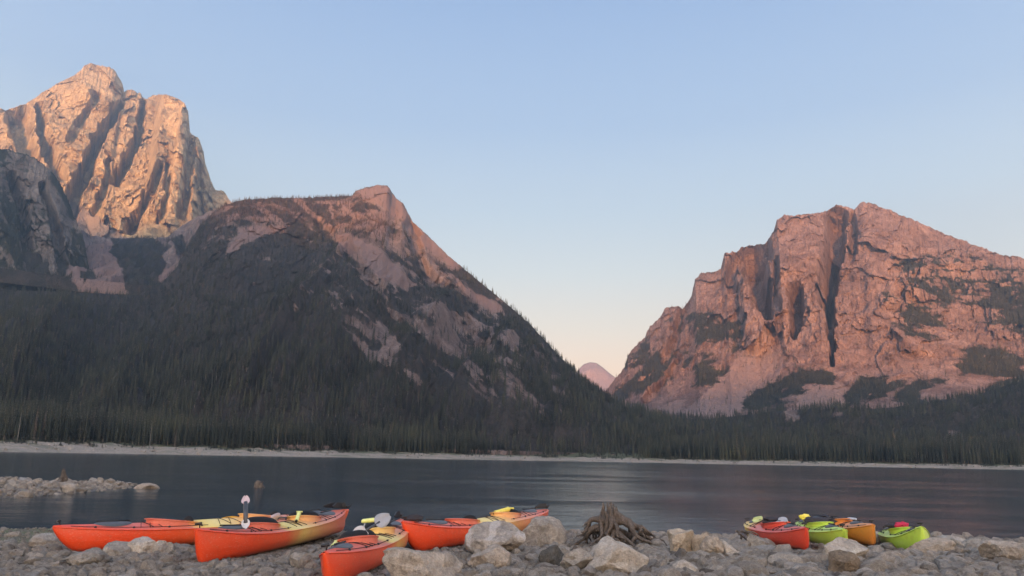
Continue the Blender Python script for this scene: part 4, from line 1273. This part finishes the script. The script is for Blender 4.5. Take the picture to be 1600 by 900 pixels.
k6 = Kayak(3.3, 0.62, M['lime_hull'], M['lime_hull'], 0.26, 0.16, 'lime green kayak lying between the red one and the orange one', tip=0.40, stern_tip=0.30, cockpits=(0.1,), rudder=False, cover='well', hatches=((0.95, 0.2, 0.12), (-1.0, 0.2, 0.12)))
kayak_at(k6, (1320, 827), 0.45, (1246, 820), 0.05, 0.0, R(2))
k7 = Kayak(3.6, 0.64, M['orange_hull'], M['orange_hull'], 0.07, 0.12, 'orange kayak with a small black outlined emblem on its bow', tip=0.42, stern_tip=0.32, cockpits=(0.15,), rudder=False, cover='well', hatches=((1.05, 0.20, 0.12), (-1.1, 0.2, 0.13)))
kayak_at(k7, (1366, 820), 0.48, (1262, 818), 0.06, 0.0, R(2))
k8 = Kayak(3.2, 0.64, M['lime_hull'], M['lime_hull'], 0.08, 0.14, 'lime green kayak lying alone at the right with crimson gear on deck', tip=0.52, stern_tip=0.28, cockpits=(0.15,), rudder=False, cover='well', hatches=((0.95, 0.18, 0.12), (-1.0, 0.2, 0.12)))
kayak_at(k8, (1443, 825), 0.54, (1384, 830), 0.04, -0.06, R(3))

# emblem on the orange bow: a thin black outline, proud of the hull on the side that shows
def emblem(k, x0, side):
    out = [(-0.17, 0.015), (-0.10, 0.055), (0.12, 0.07), (0.20, 0.045), (0.13, -0.005), (-0.06, -0.03), (-0.17, 0.015)]
    inn = [(-0.12, 0.015), (0.02, 0.02), (0.13, 0.045)]
    g = []
    for pl in (out, inn):
        pts = []
        for i in range(len(pl) - 1):
            for t in np.linspace(0, 1, 5):
                a = pl[i][0] + (pl[i + 1][0] - pl[i][0]) * t; b = pl[i][1] + (pl[i + 1][1] - pl[i][1]) * t
                x = x0 + a; w, zs, zk, c = k.st_(2 * x / k.L)
                z = zk + (zs - zk) * 0.62 + b
                f = (z - zk) / (zs - zk)
                y = w * np.interp(f, [0, .035, .11, .27, .52, .78, 1], [0, .3, .6, .84, .955, .99, 1]) + 0.002
                pts.append((x, side * y, z))
        g.append(tube(pts, 0.006, 5))
    v, f = join(*g)
    mesh_obj('emblem', v, f, M['rubber'], k.root)
emblem(k7, 1.32, 1)

# ------------------------------------------------------------------ gear on the boats
def blade_geo(L=0.46, w=0.19, t=0.012):
    V, Fc = [], []
    n = 12; m = 5
    for side in (1, -1):
        for i in range(n + 1):
            f = i / n
            hw = w / 2 * math.sin(math.pi * min(1, 0.06 + 0.90 * f) ** 0.75) ** 0.62
            for j in range(m):
                g = -1 + 2 * j / (m - 1)
                V.append((f * L, g * hw, side * t / 2 * (1 - abs(g) ** 3 * 0.8) + 0.025 * (g * g) + 0.03 * (f - 0.5) ** 2))
    o = (n + 1) * m
    for i in range(n):
        for j in range(m - 1):
            a = i * m + j
            Fc.append((a, a + m, a + m + 1, a + 1)); Fc.append((o + a, o + a + 1, o + a + m + 1, o + a + m))
        Fc.append((i * m, o + i * m, o + (i + 1) * m, (i + 1) * m)); Fc.append((i * m + m - 1, (i + 1) * m + m - 1, o + (i + 1) * m + m - 1, o + i * m + m - 1))
    Fc.append(tuple(list(range(m)) + [o + j for j in range(m - 1, -1, -1)])); e = n * m
    Fc.append(tuple([e + j for j in range(m - 1, -1, -1)] + [o + e + j for j in range(m)]))
    return V, Fc
def paddle(p0, p1, label, m0, m1, shaft_r=0.016, bl=0.44, bw=0.19, twist=0.0, both=True, shaft_mat=None, face=False):
    """a paddle whose two blade tips are at p0 and p1"""
    p0, p1 = Vector(p0), Vector(p1)
    L = (p1 - p0).length
    root = empty('paddle', p0); tag(root, label, 'paddle', 'paddles left on the kayaks')
    d = (p1 - p0).normalized()
    y = d.cross(Vector((0, 0, 1))).normalized(); z = y.cross(d)
    if face:                      # blades lie flat-on to the south, where the viewer stands
        n_ = Vector((0, -1, 0.35)); z = (n_ - d * n_.dot(d)).normalized(); y = d.cross(z)
    root.matrix_world = Matrix.Translation(p0) @ (Matrix((d, -y, z)).transposed() @ Matrix.Rotation(twist, 3, 'X')).to_4x4()
    v, f = tube([(bl * 0.7, 0, 0), (L - (bl * 0.7 if both else 0), 0, 0)], shaft_r, 10)
    mesh_obj('shaft', v, f, shaft_mat or M['shaft'], root)
    V, Fc = blade_geo(bl, bw)
    mesh_obj('blade', [(bl - a, b, c) for a, b, c in V], Fc, m0, root)
    if both:
        mesh_obj('blade', [(L - bl + a, b, c) for a, b, c in V], Fc, m1, root)
    return root
def pump(p0, p1, label, body=None, r=0.032):
    p0, p1 = Vector(p0), Vector(p1); L = (p1 - p0).length
    root = empty('bilge_pump', p0); tag(root, label, 'pump', 'hand pumps strapped to the kayaks')
    d = (p1 - p0).normalized(); y = d.cross(Vector((0, 0, 1))).normalized(); z = y.cross(d)
    root.matrix_world = Matrix.Translation(p0) @ Matrix((d, -y, z)).transposed().to_4x4()
    v, f = tube([(0, 0, 0), (0.02, 0, 0), (L * 0.75, 0, 0), (L * 0.78, 0, 0), (L * 0.86, 0, 0)], [r * 0.9, r, r, r * 1.15, r * 0.7], 12)
    mesh_obj('body', v, f, body or M['limeyel'], root)
    v, f = tube([(-0.025, 0, 0), (-0.002, 0, 0)], r * 0.72, 12); mesh_obj('nozzle', v, f, M['rubber'], root)
    v, f = join(tube([(L * 0.86, 0, 0), (L, 0, 0)], r * 0.3, 8), tube([(L, -0.05, 0), (L, 0.05, 0)], r * 0.42, 8)); mesh_obj('handle', v, f, body or M['limeyel'], root)
    return root
def toward(k, px, py, x, y=0.0):
    """a point over boat k at the picture position, at the range of its deck point (x, y)"""
    q = k.at(x, y)
    return at_dist(px, py, q.y)
def bundle(name, c, r, mat, label, cat, group=None, seed=1, extra=()):
    me = stone_mesh(seed, 3, 0.28, 3, 0.9, mat, name)
    o = bpy.data.objects.new(name, me); COL.objects.link(o)
    o.location = c; o.scale = r
    tag(o, label, cat, group)
    for nm, g, m in extra: mesh_obj(nm, g[0], g[1], m, o)
    return o
GEAR = True
def gear():
    # boat 2: stout dark shaft propped upright with a pale blade at each end
    a = k2.at(1.66, 0.16, 0.01); b = a + Vector((-0.16, 0.34, 0.44))
    paddle(a, b, 'short paddle propped upright on the red and yellow double kayak, pink-white blade on top', M['white'], M['pinkwhite'], 0.034, 0.15, 0.12, 0.25, face=True)
    pump(k2.at(0.02, 0.20, 0.05), k2.at(-0.38, 0.08, 0.14), 'pale yellow hand pump between the two black cockpits of the upright-paddle kayak')
    paddle(k2.at(-1.30, -0.24, 0.07), k2.at(0.3, -0.10, 0.10), 'faded pink paddle lying beside the rear cockpit of the upright-paddle kayak', M['pinkwhite'], M['pinkwhite'], 0.015, 0.4, 0.16, 1.1)
    # boat 1
    paddle(toward(k1, 340, 815, -0.1), toward(k1, 470, 811, -1.6), 'yellow paddle lying across the middle of the long broadside red kayak', M['orangey'], M['yellow'], 0.02, 0.42, 0.17, 0.9, shaft_mat=M['yellow'])
    bundle('dry_bag', toward(k1, 395, 809, -0.9) + Vector((0, 0, 0.0)), (0.20, 0.09, 0.05), M['redcloth'], 'small red bag behind the top of the upright paddle', 'bag', seed=31)
    # boat 3
    a = k3.at(1.30, -0.02, 0.04)
    paddle(a, a + Vector((0.42, 0.40, 0.27)), 'paddle propped on the foremost kayak, grey blade up and white blade down', M['white'], M['greyblade'], 0.016, 0.24, 0.19, 0.2, face=True)
    pump(k3.at(1.50, -0.20, 0.05), k3.at(1.05, -0.24, 0.09), 'pale yellow hand pump with a black nozzle on the bow of the foremost kayak')
    pump(k3.at(0.55, -0.27, 0.07), k3.at(0.10, -0.25, 0.10), 'pale yellow hand pump beside the front cockpit of the foremost kayak')
    q = k3.at(0.1, -0.20, 0.0)
    o = empty('paddle_float', q); tag(o, 'small cream float held up on a thin stalk above the foremost kayak', 'float')
    v, f = tube([(0, 0, 0), (0.05, 0.05, 0.12), (0.09, 0.10, 0.24)], 0.010, 8); mesh_obj('stalk', v, f, M['greyblade'], o)
    v, f = tube([(0.03, 0.10, 0.25), (0.05, 0.10, 0.25), (0.20, 0.12, 0.27), (0.22, 0.12, 0.27)], [0.018, 0.032, 0.032, 0.020], 10); mesh_obj('foam', v, f, M['limeyel'], o)
    # boat 4
    pump(k4.at(-0.35, -0.02, 0.05), k4.at(-1.1, -0.05, 0.10), 'yellow hand pump on the kayak behind the rounded grey boulders', M['yellow'], 0.045)
    bundle('dry_bag', k4.at(2.38, 0.0, 0.05), (0.16, 0.06, 0.06), M['darkcloth'], 'black bag lashed to the bow of the kayak behind the rounded grey boulders', 'bag', seed=34)
    # right-hand boats
    paddle(k5.at(-0.9, -0.10, 0.06), k5.at(0.65, 0.08, 0.08), 'white-bladed paddle on the deck of the plain red kayak in the right cluster', M['limeyel'], M['white'], 0.016, 0.42, 0.18, 0.8)
    p = k5.at(0.35, 0.0, 0.18)
    bundle('life_jacket', k5.at(0.1, 0, 0.04), (0.30, 0.18, 0.08), M['darkcloth'], 'dark life jacket on the deck of the plain red kayak in the right cluster', 'life jacket', seed=35)
    bundle('life_jacket', k6.at(0.0, 0.0, 0.04), (0.36, 0.2, 0.09), M['darkcloth'], 'dark life jacket on the lime kayak between the red and orange ones', 'life jacket', seed=36)
    bundle('dry_bag', k6.at(-0.55, -0.1, 0.10), (0.13, 0.10, 0.09), M['yellow'], 'small yellow bag on the lime kayak between the red and orange ones', 'bag', seed=37)
    paddle(k7.at(-0.8, -0.08, 0.06), k7.at(0.9, 0.06, 0.05), 'dark paddle lying along the deck of the orange kayak', M['darkcloth'], M['white'], 0.014, 0.42, 0.16, 0.2)
    bundle('life_jacket', k8.at(-0.05, 0.0, 0.04), (0.28, 0.2, 0.09), M['darkcloth'], 'dark life jacket on the lime green kayak lying alone', 'life jacket', seed=38)
    bundle('dry_bag', k8.at(0.22, -0.02, 0.07), (0.14, 0.12, 0.09), M['magenta'], 'crimson bag on the lime green kayak lying alone', 'bag', seed=39)
gear()

# ------------------------------------------------------------------ boulders, each its own thing
M['b_tan'] = stone_material('tan_boulder', [(0, (0.44, 0.385, 0.325)), (1, (0.48, 0.42, 0.355))], 1.0)
M['b_grey'] = stone_material('grey_boulder', [(0, (0.37, 0.345, 0.31)), (1, (0.41, 0.375, 0.335))], 1.0)
M['b_streak'] = stone_material('streaked_boulder', [(0, (0.40, 0.365, 0.33)), (1, (0.43, 0.39, 0.35))], 1.0, True)
M['b_pale'] = stone_material('pale_boulder', [(0, (0.52, 0.475, 0.415)), (1, (0.55, 0.50, 0.44))], 1.0, False, 0.35)
M['b_cream'] = stone_material('cream_boulder', [(0, (0.52, 0.44, 0.345)), (1, (0.54, 0.46, 0.365))], 1.0, False, 0.3)
M['b_dark'] = stone_material('dark_boulder', [(0, (0.10, 0.095, 0.085)), (1, (0.13, 0.12, 0.105))], 1.0)
M['b_brown'] = stone_material('brown_boulder', [(0, (0.25, 0.20, 0.15)), (1, (0.28, 0.22, 0.17))], 1.0)
def boulder(px, base, w, h, mat, label, seed, cuts=7, rot=0.0, rough=0.12, depth=0.8):
    g = on_ground(px, base)
    d = math.hypot(g.x, g.y)
    s = d / F / math.cos(math.atan((base - 450) / F)) * 0.985
    W_, H_ = w * s, h * s
    me = stone_mesh(seed, 4, rough, cuts, 1.0, M[mat], 'boulder', fine=0.025)
    co = np.empty(len(me.vertices) * 3); me.vertices.foreach_get('co', co); co = co.reshape(-1, 3)
    c, sn = math.cos(rot), math.sin(rot)
    co = co @ np.array([[c, 0, -sn], [0, 1, 0], [sn, 0, c]])
    mn, mx_ = co.min(0), co.max(0)
    co = (co - (mn + mx_) / 2) / (mx_ - mn)
    co = co * np.array([W_, W_ * depth, H_ * 1.35]); co[:, 2] += H_ * (1 - 1.35 / 2)
    me.vertices.foreach_set('co', co.ravel()); me.update()
    o = bpy.data.objects.new('boulder', me); COL.objects.link(o)
    o.location = (g.x, g.y + W_ * depth * 0.42, g.z); o.rotation_euler = (0, 0, -math.atan2(g.x, g.y))
    tag(o, label, 'boulder', 'boulders and larger stones lying on the shore')
    KEEP_OUT.append((o.location.x, o.location.y, W_ * 0.42))
    # the material's relief is in object space; keep it in metres
    return o
boulders = [
 (655, 917, 116, 47, 'b_tan', 'large flat-topped tan boulder right of the blunt kayak bow at the bottom edge', 501, 5, 0.1),
 (772, 867, 90, 44, 'b_streak', 'rounded grey boulder with a white streaked face below the yellow-pumped kayak', 502, 6, 0.2),
 (851, 856, 66, 42, 'b_grey', 'rounded grey boulder under the far tip of the yellow-pumped kayak', 503, 5, -0.3),
 (764, 889, 64, 30, 'b_tan', 'tan rounded stone just in front of the white-streaked boulder', 504, 6, 0.0),
 (866, 886, 44, 28, 'b_dark', 'dark greenish stone below the gap right of the two grey boulders', 505, 8, 0.4),
 (966, 898, 96, 48, 'b_pale', 'broad pale rugged boulder in front of the driftwood stump', 506, 12, 0.1),
 (905, 893, 52, 30, 'b_grey', 'grey stone at the left foot of the broad pale rugged boulder', 507, 9, 0.2),
 (1068, 868, 38, 34, 'b_cream', 'cream squarish boulder, leftmost of the row right of the driftwood', 508, 9, 0.2),
 (1100, 868, 30, 30, 'b_cream', 'small cream boulder, second of the row right of the driftwood', 509, 8, 0.6),
 (1116, 871, 32, 28, 'b_tan', 'rounded tan boulder, third of the row right of the driftwood', 510, 5, 0.0),
 (1142, 871, 30, 22, 'b_pale', 'low pale boulder at the right end of the row beside the driftwood', 511, 7, 0.0),
 (176, 872, 38, 19, 'b_grey', 'smooth grey stone in front of the long broadside red kayak', 512, 5, 0.0),
 (216, 869, 40, 22, 'b_pale', 'pale angular stone in the middle of the pair before the broadside kayak', 513, 9, 0.3),
 (247, 868, 28, 18, 'b_pale', 'pale block at the right of the pair before the broadside kayak', 514, 9, -0.2),
 (61, 856, 38, 16, 'b_grey', 'grey domed stone at the edge of the green shallows on the left', 515, 5, 0.0),
 (120, 886, 56, 19, 'b_grey', 'long low grey stone below the red bow at the left', 516, 7, 0.0),
 (470, 891, 40, 21, 'b_grey', 'pyramid-shaped grey stone between the two double kayaks', 517, 8, 0.5),
 (1330, 878, 62, 28, 'b_pale', 'low pale mound of rock below the orange kayak', 518, 6, 0.1),
 (1328, 903, 40, 32, 'b_brown', 'brown rounded stone at the bottom edge below the pale mound', 519, 6, 0.0),
 (1187, 859, 32, 20, 'b_grey', 'grey domed stone against the left side of the plain red kayak', 520, 6, 0.0),
 (1468, 870, 58, 22, 'b_tan', 'tan wedge of rock right of the lone lime kayak', 521, 9, 0.3),
 (1545, 858, 46, 13, 'b_grey', 'flat grey slab at the water edge near the right side', 522, 9, 0.1),
 (1372, 848, 18, 16, 'b_pale', 'small white stone beside the orange kayak bow', 523, 6, 0.0),
 (1500, 851, 36, 10, 'b_pale', 'pale flat stone in the water right of the lone lime kayak', 524, 7, 0.0),
 (1240, 893, 52, 22, 'b_grey', 'grey slab at the bottom below the plain red kayak', 525, 9, 0.2),
 (1075, 899, 36, 19, 'b_pale', 'pale pebble-shaped stone at the bottom edge below the cream boulders', 526, 6, 0.1),
 (1588, 880, 56, 24, 'b_tan', 'broad tan rock cut by the right edge of the picture', 527, 9, 0.1),
 (222, 774, 32, 10, 'b_tan', 'tan flat rock standing alone in the water at the tip of the stony spit', 528, 6, 0.0),
]
for b in boulders: boulder(*b)

# ------------------------------------------------------------------ driftwood
def wood():
    m = NT('weathered_wood')
    P = m.obj()
    n = m.noise(P, 9, 6, 0.7); n2 = m.noise(m.mapping(P, scale=(30, 30, 4)), 3, 5, 0.7)
    c = m.ramp(n2, [(0.35, (0.045, 0.035, 0.03)), (0.5, (0.14, 0.112, 0.095)), (0.68, (0.30, 0.262, 0.23))])
    c = m.mix(m.ramp(n, [(0.4, (0, 0, 0)), (0.7, (1, 1, 1))]), m.mix(1.0, c, (0.6, 0.58, 0.55), 'MULTIPLY'), c)
    return m.out(c, 0.9, m.bump(n2, 0.9, 0.03))
M['wood'] = wood()
def root_path(p0, p1, sag=0.0, wig=0.05, n=9, q=None, up=0.0):
    p0, p1 = Vector(p0), Vector(p1); out = []
    ph = [q.uniform(0, 6.28) for _ in range(3)]
    L = (p1 - p0).length
    for i in range(n):
        t = i / (n - 1)
        p = p0.lerp(p1, t)
        e = math.sin(math.pi * t)
        p += Vector((wig * L * math.sin(5 * t + ph[0]) * e, wig * L * math.sin(4 * t + ph[1]) * e, wig * L * 0.7 * math.sin(6 * t + ph[2]) * e + up * e))
        out.append(p)
    return out
def stump(px, base, wpx, hpx, label, seed, nroots, cat='stump', spread_right=0.0, name='driftwood_stump', stems=7):
    g = on_ground(px, base); d = math.hypot(g.x, g.y); s = d / F * 1.05
    w, h = wpx * s, hpx * s
    q = random.Random(seed)
    root = empty(name, (g.x, g.y, g.z), (0, 0, -math.atan2(g.x, g.y)))
    tag(root, label, cat)
    KEEP_OUT.append((g.x, g.y, w * 0.35))
    # split crown of old wood, several fused stems
    gs = []
    for i in range(stems):
        a = i / stems * 6.28
        sp_ = q.uniform(0.05, 0.19)
        top = Vector((sp_ * w * math.cos(a) - 0.01 * w, sp_ * w * math.sin(a), h * (1.05 - 1.7 * sp_ * q.uniform(0.4, 1.2))))
        bot = Vector((0.09 * w * math.cos(a), 0.09 * w * math.sin(a), h * q.uniform(0.05, 0.45)))
        pts = root_path(bot, top, wig=0.06, q=q, n=6)
        gs.append(tube(pts, [f * w * (1.0 if stems < 10 else 0.72) for f in (0.08, 0.07, 0.058, 0.045, 0.032, 0.008)], 8))
    gs.append(ellipsoid((0, 0, h * 0.52), (0.12 * w, 0.11 * w, h * 0.24), 14, 8))
    v, f = join(*gs)
    tr = mesh_obj('trunk', v, f, M['wood'], root)
    for i in range(nroots):
        a = i / nroots * 6.28 + q.uniform(-0.2, 0.2)
        rr = q.uniform(0.38, 0.58) * w * (1 + (spread_right if math.cos(a) > 0 else 0))
        p0 = Vector((0.07 * w * math.cos(a), 0.07 * w * math.sin(a), h * q.uniform(0.30, 0.74)))
        p1 = Vector((rr * math.cos(a), rr * 0.8 * math.sin(a), h * q.choice([-0.05, -0.05, 0.08, 0.18, 0.30])))
        pts = root_path(p0, p1, wig=0.14, q=q, n=10, up=h * q.uniform(-0.06, 0.14))
        r0 = q.uniform(0.035, 0.068) * w
        v, f = tube(pts, [r0 * (1 - 0.085 * j) for j in range(10)], 8)
        r = mesh_obj('root', v, f, M['wood'], root)
        gs = []
        for b in range(3):
            k = q.randrange(4, 9); p = pts[k]
            e = p + Vector((q.uniform(-1, 1) * 0.16 * w, q.uniform(-1, 1) * 0.10 * w, -q.uniform(0.05, 0.30) * h))
            gs.append(tube(root_path(p, e, wig=0.12, q=q, n=5), [r0 * 0.45, r0 * 0.38, r0 * 0.3, r0 * 0.22, r0 * 0.1], 6))
        v, f = join(*gs)
        mesh_obj('rootlet', v, f, M['wood'], r)
    return root
stump(953, 853, 92, 60, 'gnarled grey-brown driftwood stump with spread roots at the water edge', 11, 19, spread_right=0.45, stems=13)
def tangle(px, base, wpx, hpx, label, seed, n):
    g = on_ground(px, base); d = math.hypot(g.x, g.y); s = d / F * 1.05
    w, h = wpx * s, hpx * s; q = random.Random(seed)
    root = empty('root_tangle', (g.x, g.y, g.z), (0, 0, -math.atan2(g.x, g.y))); tag(root, label, 'driftwood')
    for i in range(n):
        x = (i / (n - 1) - 0.5) * w * 0.8
        pts = root_path((x * 0.4 - 0.2 * w, q.uniform(-0.1, 0.1), h * q.uniform(0.6, 0.9)), (x + 0.15 * w, q.uniform(-0.15, 0.15), -0.03), wig=0.14, q=q, n=8, up=0.25 * h)
        v, f = tube(pts, [0.035 * w * (1 - 0.09 * j) for j in range(8)], 7)
        mesh_obj('root', v, f, M['wood'], root)
tangle(1012, 856, 52, 24, 'low tangle of thin broken roots on the right of the driftwood stump', 12, 10)
tangle(1172, 856, 46, 26, 'small brown root tangle at the left tip of the plain red kayak', 13, 9)
stump(97, 756, 16, 20, 'small dark stump standing on the stony spit at the left', 14, 7)
# stump standing in the open water
WSP = on_plane(403, 762, 0)
def water_stump():
    q = random.Random(4); s = WSP.length / F
    o = empty('water_stump', (WSP.x, WSP.y, 0)); tag(o, 'small dark stump sticking out of the open water', 'stump')
    w, h = 17 * s, 10 * s
    v, f = join(tube([(-0.1 * w, 0, -0.3), (-0.05 * w, 0, h * 0.6), (0.0, 0, h)], [0.30 * w, 0.26 * w, 0.15 * w], 9), tube([(0.1 * w, 0, -0.3), (0.25 * w, 0, h * 0.5), (0.38 * w, 0, h * 0.85)], [0.25 * w, 0.16 * w, 0.08 * w], 8))
    mesh_obj('trunk', v, f, M['wood'], o)
    v, f = tube([(0, 0, h * 0.2), (0.4 * w, 0, h * 0.25), (0.55 * w, 0, 0.0)], [0.10 * w, 0.08 * w, 0.05 * w], 7); mesh_obj('root', v, f, M['wood'], o)
water_stump()

# ------------------------------------------------------------------ stones: the 300 largest singly, the rest joined
def near_stones():
    bigs = [stone_mesh(300 + i, 3, 0.03, 12 + i % 6, [0.5, 0.7, 0.9][i % 3], M['stone']) for i in range(14)]
    x, y, z, s = near_cloud(26000, 8.2, 17.6, 0.028, 0.145, 4.6, 0)
    ok = free(x, y, s) & (z > -0.03) & ((algae_at(x, y) < 0.3) | (rng.random(len(x)) < 0.10)); x, y, z, s = x[ok], y[ok], z[ok], s[ok]
    xs, ys_, zs, ss = near_cloud(7000, 20, 50, 0.08, 0.34, 3.0, 0)
    ok = (ground_z(xs, ys_) > -0.04) & (xs < _s2.x + 2); xs, ys_, zs, ss = xs[ok], ys_[ok], zs[ok], ss[ok]
    print('stones', len(x), 'spit', len(xs))
    X = np.concatenate([x, xs]); Y_ = np.concatenate([y, ys_]); Z_ = np.concatenate([z, zs]); S_ = np.concatenate([s, ss])
    app = S_ / Y_
    order = np.argsort(-app)
    sel = order[:280]; rest = order[280:]
    for i in sel:
        o = bpy.data.objects.new('stone', bigs[int(rng.integers(14))]); COL.objects.link(o)
        o.parent = ground
        o.location = (X[i], Y_[i], Z_[i] + 0.12 * S_[i]); o.scale = (S_[i] * rng.uniform(0.9, 1.3), S_[i], S_[i] * rng.uniform(0.75, 1.15))
        o.rotation_euler = (rng.uniform(-0.35, 0.35), rng.uniform(-0.35, 0.35), rng.uniform(0, 6.28))
    P = np.stack([X, Y_, Z_ + 0.1 * S_], -1)[rest]; sc = S_[rest][:, None] * rng.uniform(0.75, 1.25, (len(rest), 3))
    gn_scatter('cobbles', P, sc, rng.uniform(0, 6.28, len(rest)), rock_col, tilt=rng.uniform(-0.4, 0.4, (len(rest), 2)))
    # small pebbles filling in between
    x, y, z, s = near_cloud(110000, 8.0, 17.8, 0.010, 0.042, 2.0, 0)
    ok = (algae_at(x, y) < 0.3) | (rng.random(len(x)) < 0.15); x, y, z, s = x[ok], y[ok], z[ok], s[ok]
    x2, y2, z2, s2 = near_cloud(30000, 20, 50, 0.03, 0.12, 2.0, 0)
    ok = (z2 > -0.03) & (x2 < _s2.x + 2)
    x, y, z, s = [np.concatenate([a, b[ok]]) for a, b in ((x, x2), (y, y2), (z, z2), (s, s2))]
    sc = s[:, None] * rng.uniform(0.7, 1.3, (len(s), 3))
    gn_scatter('pebbles', np.stack([x, y, z + 0.2 * s], -1), sc, rng.uniform(0, 6.28, len(s)), rock_col, tilt=rng.uniform(-0.5, 0.5, (len(s), 2)))
near_stones()

# ------------------------------------------------------------------ haze
def haze():
    x0, x1, y0, y1, z0, z1 = -5200, 5200, -5200, 7600, -3.0, 2700
    V = [(x, y, z) for x in (x0, x1) for y in (y0, y1) for z in (z0, z1)]
    Fc = [(0, 1, 3, 2), (4, 6, 7, 5), (0, 4, 5, 1), (2, 3, 7, 6), (0, 2, 6, 4), (1, 5, 7, 3)]
    m = bpy.data.materials.new('haze'); m.use_nodes = True; t = m.node_tree; t.nodes.clear()
    o_ = t.nodes.new('ShaderNodeOutputMaterial'); v = t.nodes.new('ShaderNodeVolumePrincipled')
    v.inputs['Color'].default_value = (0.58, 0.79, 0.98, 1)
    v.inputs['Density'].default_value = 1.5e-4
    v.inputs['Anisotropy'].default_value = 0.6
    t.links.new(v.outputs[0], o_.inputs['Volume'])
    m.cycles.volume_sampling = 'DISTANCE'; m.cycles.homogeneous_volume = True
    o = mesh_obj('haze', V, Fc, m, smooth=False)
    o['kind'] = 'stuff'
haze()
